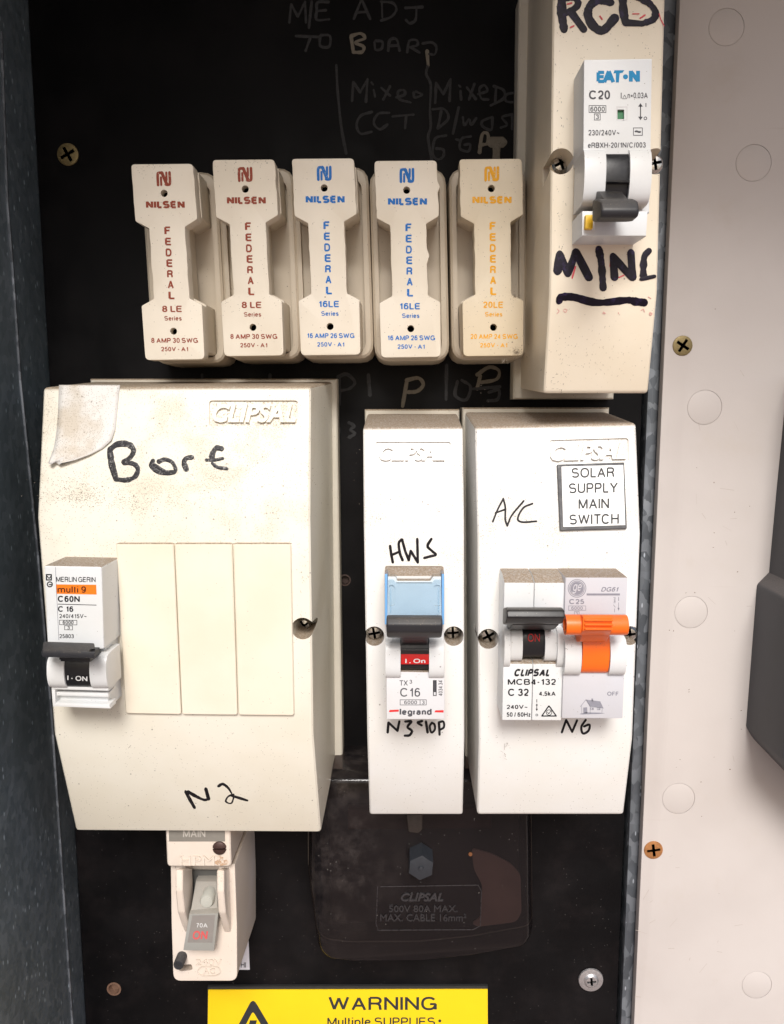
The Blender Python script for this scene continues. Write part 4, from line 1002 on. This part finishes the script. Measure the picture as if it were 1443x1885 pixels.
# ---- black lever breaker, left of the pair in the two way box
HC = 72.0; PC = H(HC)
t = thing('circuit_breaker', 'white breaker with black lever and bold print, beside the orange lever switch', 'breaker', at(980, 1190, ha), GB)
xa, xbb = XW(926.5, 1200, HC), XW(1036.8, 1200, HC)
zt = lambda y, h: ZW(738, y, h)
def sweep(xa, xb, pr, bev=.4, seg=2): 
    return solid([Vector((xb, -h, z)) for z, h in pr], [Vector((xa, -h, z)) for z, h in pr], bev, seg, bev_all=True)
xc = (xa + xbb) / 2
for a, b in ((xa, xc - .06), (xc + .06, xbb)):
    obj('case', sweep(a, b, [(zt(1043, 58), 50), (zt(1043, 58), 59), (zt(1056, 66), 66), (zt(1072, HC - 1), HC - 1), (zt(1120, HC - 1), HC - 1), (zt(1206, HC - 6), HC - 6), (zt(1214, HC - 1.5), HC - 1.5), (zt(1221, HC), HC), (zt(1325, HC), HC), (zt(1325, HC), 50)], .35), M['mcb'], t)
obj('shoulder', arch(929, 941, 1147, 1220, HC - 5, HC + 2, HC - 12, pw=.38), M['clean'], t)
obj('shoulder', arch(1027, 1039.5, 1147, 1220, HC - 5, HC + 2, HC - 12, pw=.38), M['clean'], t)
obj('shoulder', arch(941, 963, 1151, 1209, HC - 5, HC + 1.3, HC - 12, pw=.34), M['clean'], t)
obj('shoulder', arch(1004, 1027, 1151, 1209, HC - 5, HC + 1.3, HC - 12, pw=.34), M['clean'], t)
drum = obj('drum', arch(962.5, 1004.5, 1150, 1203, HC - 5, HC + .5, HC - 12, pw=.35), M['blackc'], t)
lever = obj('lever', extx(933, 1041, [(1118, 78), (1117, 83), (1122, 86), (1136, 87), (1147, 84), (1149, 78)], bev=.7, seg=3), M['black'], t)
obj('lever_stem', extx(944, 1030, [(1140, 70), (1140, 82), (1150, 81), (1158, 75), (1158, 70)], bev=.4), M['black'], lever)
k = Ink(H(HC + .6), .05); k.text('ON', 971.5, 1166.5, 993.5, 1181, bold=-.006, space=1.1); k.build('printed_text', inkmat('dull_red_print', (.42, .03, .03)), drum)
k = Ink(PC, .05)
k.text('CLIPSAL', 946.5, 1231, 1011, 1245, bold=.05, shear=.3); k.text('MCB4-132', 934.5, 1249.5, 1023, 1260.6, bold=.012)
k.text('C 32', 935, 1267.5, 973, 1281, bold=.015); k.text('4.5kA', 992, 1272.5, 1022.6, 1280.8, bold=.02)
k.text('240V~', 932.5, 1297.3, 971, 1305, bold=.012); k.text('50 / 60Hz', 932.5, 1311, 976.5, 1319.2, bold=.015)
k.line((988, 1287), (988, 1293), 1.2); k.line((988, 1296), (988, 1306), 1.2); k.poly([(986, 1298.5), (988, 1294.5), (990, 1298.5)]); k.poly([(986, 1304.5), (990, 1304.5), (988, 1309)]); k.ring(988, 1316, 2.3, .9)
tri = rnd([(1010.3, 1297), (1026, 1319), (995, 1319)], 3); 
k.add(tri + rnd([(1010.3, 1301), (1021.8, 1316.8), (999.2, 1316.8)], 2), [(i, (i + 1) % 15, 15 + (i + 1) % 15, 15 + i) for i in range(15)])
k.ring(1010.5, 1311.5, 5.6, 1.2); k.line((1007.5, 1310.5), (1010, 1314), 1.3); k.line((1010, 1314), (1014.5, 1307.5), 1.3)
k.build('printed_text', I['black'], t)

# ---- orange lever safety switch
HG = 73.0; PG = H(HG)
t = thing('safety_switch', 'pale grey safety switch with a bright orange lever in the A/C enclosure', 'safety switch', at(1095, 1190, ha), GB)
xa, xbb = XW(1037.6, 1200, HG), XW(1151.3, 1200, HG)
obj('case', sweep(xa, xbb, [(zt(1043, 58), 50), (zt(1043, 58), 61), (zt(1053, 66), 67), (zt(1062, HG - .6), HG - .6), (zt(1130, HG - .6), HG - .6), (zt(1222, HG - 5), HG - 5), (zt(1232, HG), HG), (zt(1321, HG), HG), (zt(1321, HG), 50)], .4), M['gelabel'], t)
obj('shoulder', arch(1041, 1072, 1163, 1234, HG - 4, HG + 2.8, HG - 12, pw=.4), M['clean'], t)
obj('shoulder', arch(1124.5, 1155, 1163, 1234, HG - 4, HG + 2.8, HG - 12, pw=.4), M['clean'], t)
drum = obj('drum', arch(1073, 1123.5, 1150, 1231, HG - 4, HG + 2.5, HG - 12, pw=.4), M['orange'], t)
ly = at(1100, 1151, 82)
def barx(xa, xb, z, h, r, n=24):
    return solid([Vector((xb, -(h + r * math.sin(2 * math.pi * k / n)), z + r * math.cos(2 * math.pi * k / n))) for k in range(n)], [Vector((xa, -(h + r * math.sin(2 * math.pi * k / n)), z + r * math.cos(2 * math.pi * k / n))) for k in range(n)], .3, 2)
lever = lvo = obj('lever', barx(XW(1043, 1150, 84), XW(1158, 1150, 84), ly.z, 81.5, 2.9), M['orange'], t)
cut(lvo, [prism(Plane((XW(1043, 1150, 84), 0, 0), (-1, 0, 0)), circ(0, 0, 1), 0, 1) if False else barx(XW(1043, 1150, 84) - 1, XW(1043, 1150, 84) + 2.5, ly.z, 81.5, 1.9)])
obj('lever_grip', extx(1073, 1127, [(1130, 80), (1130.5, 84.4), (1136, 85.6), (1160, 85.4), (1166, 83.5), (1166, 79)], bev=.3), M['orange'], lever)
for yy in (1141, 1149, 1157): obj('grip_rib', extx(1077, 1129, [(yy - 2.3, 84), (yy - 1.5, 86.4), (yy + 1.5, 86.4), (yy + 2.3, 84)], bev=.15), M['orange'], lever)
obj('lever_stem', extx(1073, 1123.5, [(1150, 72), (1150, 82), (1166, 82), (1180, 78.5), (1180, 72)], bev=.3), M['orange'], lever)
k = Ink(H(HG - .6), .05)
k.ring(1062, 1083, 17, 1.3); n = 28; k.poly(circ(1062, 1083, 14.2, n))
k.text('DG61', 1106, 1080.5, 1139, 1089, bold=.02, shear=.3); k.poly(rect(1079.6, 1092.3, 1141, 1096)); k.text('C25', 1047.5, 1102.5, 1075, 1112, bold=.022)
k.frame(1046, 1114.8, 1078.5, 1123.8, .9); k.text('6000', 1051.5, 1116.3, 1072.5, 1122.3, bold=.008); k.frame(1056.8, 1125.2, 1066.3, 1134, .9); k.text('3', 1059.6, 1126.6, 1063.4, 1132.3)
k.text('test', 1129, 1099, 1133, 1110, rot=90); k.line((1138.5, 1099), (1138.5, 1106), 1.2); k.line((1138.5, 1109), (1138.5, 1120), .9); k.poly([(1136.5, 1119), (1140.5, 1119), (1138.5, 1124)]); k.line((1129, 1113), (1132.5, 1118), .9); k.line((1131, 1120), (1131, 1127), .9)
k.build('printed_text', I['palegrey'], t)
k = Ink(H(HG - .6), .09); k.text('ge', 1053.5, 1075, 1070.5, 1092.5, bold=-.01, shear=.35); k.ring(1062, 1083, 12.8, .7); k.build('printed_emblem', M['gelabel'], t)
k = Ink(PG, .05); k.text('OFF', 1117.5, 1273, 1138, 1280.6, bold=.02)
f = lambda x, y: (870 + x / 4.509, 1030 + y / 4.509)
k.poly([f(940, 1162), f(1058, 1176), f(1087, 1236), f(975, 1221)]); k.poly([f(985, 1153), f(998, 1153), f(1000, 1176), f(986, 1174)])
k.line(f(940, 1162), f(893, 1222), .9); k.line(f(940, 1162), f(975, 1221), .9); k.line(f(903, 1215), f(905, 1278), .7); k.line(f(975, 1221), f(975, 1278), .7); k.line(f(1075, 1235), f(1072, 1275), .7)
k.poly([f(917, 1228), f(950, 1226), f(952, 1275), f(919, 1276)])
for wx in (978, 1032): k.frame(*f(wx, 1228), *f(wx + 27, 1248), .8); 
k.poly([f(980 + 10, 1232), f(980 + 20, 1232), f(980 + 20, 1244), f(980 + 10, 1244)]); k.poly([f(1044, 1234), f(1054, 1234), f(1054, 1246), f(1044, 1246)])
k.poly([f(887, 1280), f(940, 1268), f(1050, 1270), f(1098, 1276), f(1050, 1281), f(900, 1285)]); k.build('printed_text', I['palegrey'], t)

# ---- breaker in the tall box
HE = 80.0; PE = H(HE)
t = thing('safety_switch', 'white safety switch with green flag window and yellow button in the tall enclosure', 'safety switch', at(1130, 280, hr), GB)
ce = prism(PE, [(1075, 110), (1200, 108), (1197.5, 285), (1073.5, 285)], -24, 0, .5, 2, 2)
eo = obj('case', ce, M['mcb'], t)
cut(eo, [prism(PE, [(1136.3, 199), (1151, 199), (1151, 220), (1136.3, 220)], -.8, 1)])
fr = [at(1071.5, 388, HE), at(1193, 388, HE), at(1190, 434.5, HE), at(1071, 434, HE)]
zb = at(1060, 450, hr).z; xl_ = at(1056, 449, hr).x; xr__ = at(1172, 450, hr).x
bk = [Vector((p.x, -hr + 6, p.z)) for p in fr]; bk[2].z = bk[3].z = zb + .0
obj('case', solid(fr, bk, .5, 2), M['mcb'], t)
fr = [at(1073, 280, HE - 5), at(1197, 280, HE - 5), at(1195, 392, HE - 5), at(1072, 392, HE - 5)]
obj('case', solid(fr, [Vector((p.x, -hr + 6, p.z)) for p in fr], .2, 1), M['mcb'], t)
obj('shoulder', arch(1075.5, 1116, 285, 388, HE - 5, HE + 2.4, HE - 10, .4, pw=.36), M['clean'], t)
obj('shoulder', arch(1159.5, 1200, 285, 388, HE - 5, HE + 2.4, HE - 10, .4, pw=.36), M['clean'], t)
drum = obj('drum', arch(1115, 1160.5, 288, 385, HE - 5, HE + 1.4, HE - 10, .3, pw=.4), M['blackc'], t)
obj('drum_rib', extx(1116, 1160, [(333, 80), (333, 82.2), (336, 82.8), (339, 82.2), (339, 80)], bev=.15), M['black'], drum)
lever = obj('lever', extx(1107, 1178, [(368, 86), (367, 91), (371, 94.5), (388, 96), (402, 95), (409, 91), (410, 86)], bev=.9, seg=3), M['darkgrey'], t)
obj('lever_stem', extx(1115, 1160, [(352, 78), (354, 84), (372, 92), (400, 92), (404, 84), (400, 78)], bev=.4), M['black'], lever)
obj('test_button', prism(H(HE + 1.6), rect(1078, 395, 1092.5, 421, 0, -1), -3, 0, .5, 2, 2), M['yellowb'], t)
obj('flag', prism(H(HE - .75), [(1135, 198), (1152, 198), (1152, 221), (1135, 221)], -.02, 0), M['greenw'], t)
k = Ink(PE, .04); k.frame(1134.3, 196, 1155, 221.5, 2); k.build('window_frame', M['mcb2'], t)
k = Ink(PE, .05); k.text('E', 1097.8, 130.5, 1112, 153, bold=.05); k.text('A', 1109, 130, 1132, 152.8, bold=.05); k.poly([(1131, 129.5), (1149, 129.5), (1146, 134), (1140.5, 135), (1139, 152), (1133.5, 152), (1133.5, 135), (1129, 135)])
k.poly(circ(1151.3, 141.5, 4.6, 20)); k.text('N', 1157.5, 129.5, 1177.8, 151.5, bold=.06); k.build('brand_name', I['eaton'], t)
k = Ink(PE, .05)
k.text('C20', 1084, 166.5, 1122.8, 183, bold=.014); k.text('I', 1142.5, 170.8, 1144, 181.5); k.line((1145.6, 182), (1149.6, 175), .9); k.line((1149.6, 175), (1153.2, 182), .9); k.line((1145.6, 182), (1153.2, 182), .9); k.text('n=0.03A', 1155, 170.5, 1192, 181.2, bold=.002)
k.frame(1083.6, 194, 1115.7, 207.8, 1.1); k.text('6000', 1086.5, 196.5, 1113, 205.6, bold=.006); k.frame(1093.4, 209.2, 1105.2, 221.6, 1.1); k.text('3', 1096.6, 211.2, 1102.2, 219.6)
k.line((1178.8, 194), (1178.8, 217), 1.9); k.poly([(1174.6, 196.5), (1178.8, 190), (1183, 196.5)]); k.poly([(1174.6, 215), (1183, 215), (1178.8, 221.6)]); k.text('I', 1188, 190, 1189.5, 197); k.ring(1187.8, 218, 3.2, 1.3)
k.text('230/240V~', 1083, 239.3, 1140, 249.6, bold=.006); k.frame(1165.2, 235, 1182.8, 249.8, 1.2); k.text('~', 1167.5, 240, 1180.5, 245, bold=.01)
k.text('eRBXH-20/1N/C/003', 1082, 262.6, 1188.4, 272.5, tilt=-.6, bold=.008); k.build('printed_text', I['grey'], t)

# ================================================================== MAIN SWITCH (lower left)
t = thing('main_switch', 'old white main switch with a grey toggle, half hidden below the wide enclosure', 'switch', at(375, 1680, 0))
HS = 34.0
b1 = prism(H(HS), rnd([(316, 1597), (434, 1597), (436, 1796), (320.5, 1806)][:0] or [(314, 1590), (432, 1590), (436, 1700), (436.5, 1806), (319, 1806), (315.5, 1700)], [3, 3, 0, 14, 14, 0], 5), -HS, 0, 1.2, 0, 3, grow=.05)
so = obj('body', b1, M['hpm'], t)
cut(so, [prism(H(HS), [(337, 1603), (400, 1603), (402, 1700), (340, 1700)], -9, 3), prism(H(HS), rnd([(323, 1788), (349, 1785), (351, 1796), (326, 1799)], 5), -6, 3)])
obj('upper_body', prism(H(HS + 4), rnd([(302, 1470), (422, 1470), (426, 1596), (307, 1596)], [0, 0, 8, 8], 4), -HS - 4, 0, 1.1, 0, 3, grow=.02), M['hpm'], t)
k = Ink(H(HS + 4), .05)
npl = obj('name_plate', prism(H(HS + 4), [(309, 1480), (413, 1480), (414, 1549), (311, 1549)], -1, .3, .12), plain('grey_name_plate', (.22, .205, .18), .5), t)
k = Ink(H(HS + 4.35), .05); k.text('MAIN', 337, 1527, 378, 1541); k.build('printed_text', inkmat('worn_white', (.45, .42, .38)), npl)
obj('raised_lettering', emboss(H(HS + 4), 'HPM', 332, 1575, 395, 1592, -.2, .5), M['hpm'], t, None)
obj('raised_lettering', emboss(H(HS), '240V', 361, 1765, 408, 1776, -.2, .4), M['hpm'], t, None)
obj('raised_lettering', emboss(H(HS), 'AC', 374, 1782, 396, 1792, -.2, .4), M['hpm'], t, None)
k = Ink(H(HS), .0); k.stroke([(372, 1779), (398, 1779), (406, 1787), (398, 1795), (372, 1795), (364, 1787), (372, 1779)], 2.2, .35, 0); k.build('raised_oval', M['hpm'], t, 40)
for xs in ((323, 337), (399, 413)):
    zs = [(1597, HS), (1600, HS + 8), (1640, HS + 9), (1680, HS + 7.5), (1705, HS + 3), (1716, HS)]
    obj('guard', extx(xs[0], xs[1], zs + [(1716, HS - 4), (1597, HS - 4)], bev=.9, seg=3, xr=370), M['hpm'], t)
tg = [at(348, 1683, HS + 6), at(402, 1681, HS + 6), at(394, 1751, HS + 6), at(337, 1750, HS + 6)]
tgo = obj('toggle', solid(tg, [p + Vector((0, 4.5, .6)) for p in tg], .5, 2), M['toggle'], t)
ar = [at(360, 1622, HS - 4), at(399, 1622, HS - 4), at(400, 1682, HS + 5), at(350, 1682, HS + 5)]
obj('toggle_arm', solid(ar, [p + Vector((0, 6, 0)) for p in ar], .4, 2), M['toggle'], t)
obj('back_slot', prism(H(HS - 7.5), [(336, 1602), (401, 1602), (403, 1702), (339, 1702)], -.5, 0), plain('dark_grey_well', (.10, .10, .095), .6), t)
c = pxc(380, 1660, HS + 3.5)
obj('thumb_stud', lathe(c, [(2.5, HS - 2), (2.5, HS + 3.0), (2.1, HS + 3.7), (0, HS + 4.0)], 24), plain('chalky_grey', (.42, .42, .38), .6), t)
PT = H(HS + 6)
k = Ink(PT, .03); k.poly([(354, 1685), (396, 1684), (391, 1735), (345, 1735)]); k.build('toggle_panel', plain('taupe_plate', (.24, .22, .205), .5), tgo)
k = Ink(PT, .07); k.text('70A', 362, 1699, 382, 1707); k.build('printed_text', I['white'], tgo)
k = Ink(PT, .07); k.text('ON', 356, 1713, 383, 1729, lean=-2, bold=.02); k.build('printed_text', inkmat('faded_red', (.60, .10, .10), .5), tgo)
screw(403, 1563.5, 13, HS + 4, M['darkrust'], t, 'slot', 0, 1.0, label='dark rusty slotted screw on the upper body')
c = pxc(331, 1770, HS + 3)
o = obj('screw', lathe(c, [(1.9, HS - 2), (1.9, HS + 4.5), (1.7, HS + 5), (0, HS + 5)], 24), M['darkgrey'], t)
cut(o, [solid([Vector((c[0] + x, -(HS + 6), c[1] + z)) for x, z in ((-2.2, 1.0), (2.2, -1.6), (2.2, -.9), (-2.2, 1.7))], [Vector((c[0] + x, -(HS + 4.2), c[1] + z)) for x, z in ((-2.2, 1.0), (2.2, -1.6), (2.2, -.9), (-2.2, 1.7))])])
# rust stain around the screw
m, tn, b = nodes('rust_stain'); b.inputs['Base Color'].default_value = (.55, .34, .2, 1); b.inputs['Roughness'].default_value = .7
pp, _ = posmm(tn); tn.links.new(ramp(tn, noise(tn, pp, .8, 4), .42, .7, 0, .75), b.inputs['Alpha'])
k = Ink(H(HS + 4), .06); k.poly([(394, 1575), (412, 1574), (420, 1580), (421, 1590), (405, 1594), (396, 1590)]); k.build('rust_stain', m, t)
# sticker behind the switch
t = thing('sticker', 'white sticker corner showing from behind the old main switch', 'sticker', at(450, 1762, 0))
obj('sticker_card', prism(H(.4), [(405, 1700), (456, 1700), (459.5, 1785), (405, 1785)], -.4, 0), plain('white_card', (.68, .68, .74), .5), t)
k = Ink(H(.4), .05); k.text('CHI', 435, 1771, 452.5, 1781); k.build('printed_text', I['black'], t)

# ================================================================== NEUTRAL LINK with smoky clear cover
t = thing('link_cover', 'smoky transparent link cover with a grey hexagonal bolt, below the narrow enclosure', 'cover', at(773, 1600, 0))
mc, tc, bc = nodes('smoky_clear_plastic')
pp, _ = posmm(tc)
dn = noise(tc, pp, .06, 4, .6)
tr = N(tc, 'ShaderNodeBsdfTransparent'); tr.inputs[0].default_value = (.62, .56, .55, 1)
bc.inputs['Base Color'].default_value = (.012, .010, .011, 1); bc.inputs['Roughness'].default_value = .10; bc.inputs['Specular IOR Level'].default_value = .4
dd = mul(tc, specks(tc, pp, .9, .16, mul(tc, ramp(tc, dn, .42, .7), .16)), .8)
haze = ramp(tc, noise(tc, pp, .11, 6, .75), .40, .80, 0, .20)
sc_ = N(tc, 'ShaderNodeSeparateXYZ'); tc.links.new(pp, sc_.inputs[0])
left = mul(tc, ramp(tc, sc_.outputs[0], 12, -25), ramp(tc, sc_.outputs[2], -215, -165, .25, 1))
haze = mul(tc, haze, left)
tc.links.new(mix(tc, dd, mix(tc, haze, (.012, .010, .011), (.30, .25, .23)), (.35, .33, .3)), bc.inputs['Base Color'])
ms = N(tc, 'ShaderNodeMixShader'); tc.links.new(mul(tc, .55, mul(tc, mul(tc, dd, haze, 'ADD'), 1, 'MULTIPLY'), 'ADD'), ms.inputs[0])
tc.links.new(tr.outputs[0], ms.inputs[1]); tc.links.new(bc.outputs[0], ms.inputs[2]); tc.links.new(ms.outputs[0], tc.nodes['Material Output'].inputs[0])
M['clear'] = mc
HN = 26.0
ol = [(572, 1385), (975, 1385), (979, 1690), (970, 1704), (870, 1722), (773, 1732), (645, 1733), (600, 1728), (584, 1712), (568, 1590)]
fr = [H(6).hit(x, y) for x, y in rnd(ol, [10, 10, 8, 8, 0, 0, 6, 12, 8, 0])]
c = sum(fr, Vector()) / len(fr)
bm = bmesh.new(); levels = [(0, 1.0), (7, 1.0), (12, .985), (17, .955), (19.5, .925), (20.3, .90)]
rings = [[bm.verts.new(Vector((c.x + (p.x - c.x) * s, -h, c.z + (p.z - c.z) * s))) for p in fr] for h, s in levels]
n = len(fr)
for a, b in zip(rings, rings[1:]):
    for i in range(n): bm.faces.new((a[i], a[(i + 1) % n], b[(i + 1) % n], b[i]))
bm.faces.new(rings[-1]); bmesh.ops.recalc_face_normals(bm, faces=bm.faces)
obj('clear_cover', bm, M['clear'], t, 50)
# thin rim
k = Ink(H(7.2), .0)
rim = [tuple(q) for q in rnd([(567, 1390)] + [(568, 1590), (584, 1712), (600, 1728), (645, 1733), (773, 1732), (870, 1722), (970, 1704), (979, 1690), (976, 1390)], [0, 0, 8, 12, 6, 0, 0, 8, 8, 0])]
k.stroke(rim, 2.0, .35, 0, False); k.build('cover_rim', plain('dusty_rim', (.07, .058, .045), .35), t, 40)
PN = H(20.3)
cp = Ink(PN, .05); cp.stroke([(695, 1632), (692, 1700), (696, 1712), (870, 1711), (884, 1704), (886, 1640), (880, 1629), (700, 1632)], 1.4, .12, 0, False); cp.build('label_outline', plain('embossed_edge', (.025, .022, .024), .3), t, 40)
em = plain('embossed_clear_letters', (.028, .026, .028), .3)
obj('raised_lettering', emboss(PN, 'CLIPSAL', 738, 1643, 816, 1658, 0, .5, bold=.03, shear=.25), em, t, None)
obj('raised_lettering', emboss(PN, '500V 80A MAX.', 716, 1666, 842, 1678, 0, .4), em, t, None)
obj('raised_lettering', emboss(PN, 'MAX. CABLE 16mm²', 700, 1682, 858, 1695, 0, .4), em, t, None)
# brown moulded base and brass bar inside
obj('moulded_base', prism(H(5), [(600, 1400), (955, 1400), (955, 1690), (610, 1700)], -4.8, 0, .6, 20), plain('black_phenolic', (.010, .008, .009), .5), t)
obj('painted_reflection', prism(H(17), rnd([(868, 1562), (905, 1572), (940, 1590), (958, 1610), (960, 1680), (950, 1697), (880, 1706), (868, 1700), (884, 1690), (888, 1630), (872, 1600)], 8), -.8, 0), plain('pinkish_brown_reflection', (.20, .125, .11), .6, 0, .55, .05), t)  # added patch: the cover's pinkish reflection put into its colour and shape
obj('brass_bar', prism(H(9), [(640, 1490), (905, 1488), (905, 1525), (640, 1527)], -4, 0, .4), M['darkrust'], t)
# hexagonal bolt
c = pxc(775, 1601, 30)
def hexp(r, h0, h1, rot=.0, bev=.5):
    q = [(c[0] + r * math.sin(rot + math.pi / 3 * k), c[1] + r * math.cos(rot + math.pi / 3 * k)) for k in range(6)]
    return solid([Vector((x, -h1, z)) for x, z in q], [Vector((x, -h0, z)) for x, z in q], bev, 2)
rb = mmr(775, 1600, 25, 30)
obj('bolt', hexp(rb, 20.3, 29, .08), M['boltgrey'], t)
obj('bolt_tip', lathe(c, [(1.0, 29), (.8, 29.5), (0, 29.7)], 16), M['boltgrey'], t)
obj('hanging_tab', prism(H(22), rnd([(748, 1500), (778, 1500), (777, 1528), (770, 1534), (752, 1532)], 3), -3, 0, .5), plain('dusty_tab', (.028, .020, .016), .6), t)
c3 = pxc(866, 1574, 21); obj('rust_spot', lathe(c3, [(.8, 20.3), (.7, 20.7), (0, 20.9)], 14), plain('rust_bead', (.16, .06, .02), .5), t)

# ================================================================== WARNING SIGN
t = thing('warning_sign', 'yellow warning sign with a black triangle and large lettering at the foot of the board', 'sign', at(640, 1900, 0))
obj('sign_backing', prism(H(1.2), [(382, 1816), (898, 1815), (900, 2010), (380, 2010)], -1.2, 0, .3), plain('black_backing', (.02, .02, .02), .5), t)
ym, ty, by = nodes('yellow_sign_face'); pp, _ = posmm(ty)
ty.links.new(mix(ty, noise(ty, pp, .08, 4), (.80, .56, .006), (.74, .50, .005)), by.inputs['Base Color']); by.inputs['Roughness'].default_value = .35
PY = H(1.7)
obj('sign_face', prism(PY, [(383, 1822.5), (897.5, 1821.5), (898.5, 2004), (381, 2004)], -.45, 0, .1), ym, t)
k = Ink(PY, .05); k.text('WARNING', 604.5, 1834.5, 804, 1859.5, bold=.004); k.text('Multiple SUPPLIES', 602.5, 1872.5, 801, 1892, bold=.002); k.poly(circ(809.5, 1879, 2.8, 14))
o_ = rnd([(465.5, 1836), (560, 1996), (371 + 10, 1996)], 14, 5); i_ = rnd([(465.5, 1861), (540, 1985), (401, 1985)], 6, 5)
k.add(o_ + i_, [(i, (i + 1) % 18, 18 + (i + 1) % 18, 18 + i) for i in range(18)])
k.poly([(460, 1878), (473, 1878), (466, 1905), (478, 1905), (458, 1960), (462, 1920), (450, 1920)])
k.build('printed_text', I['sign'], t)
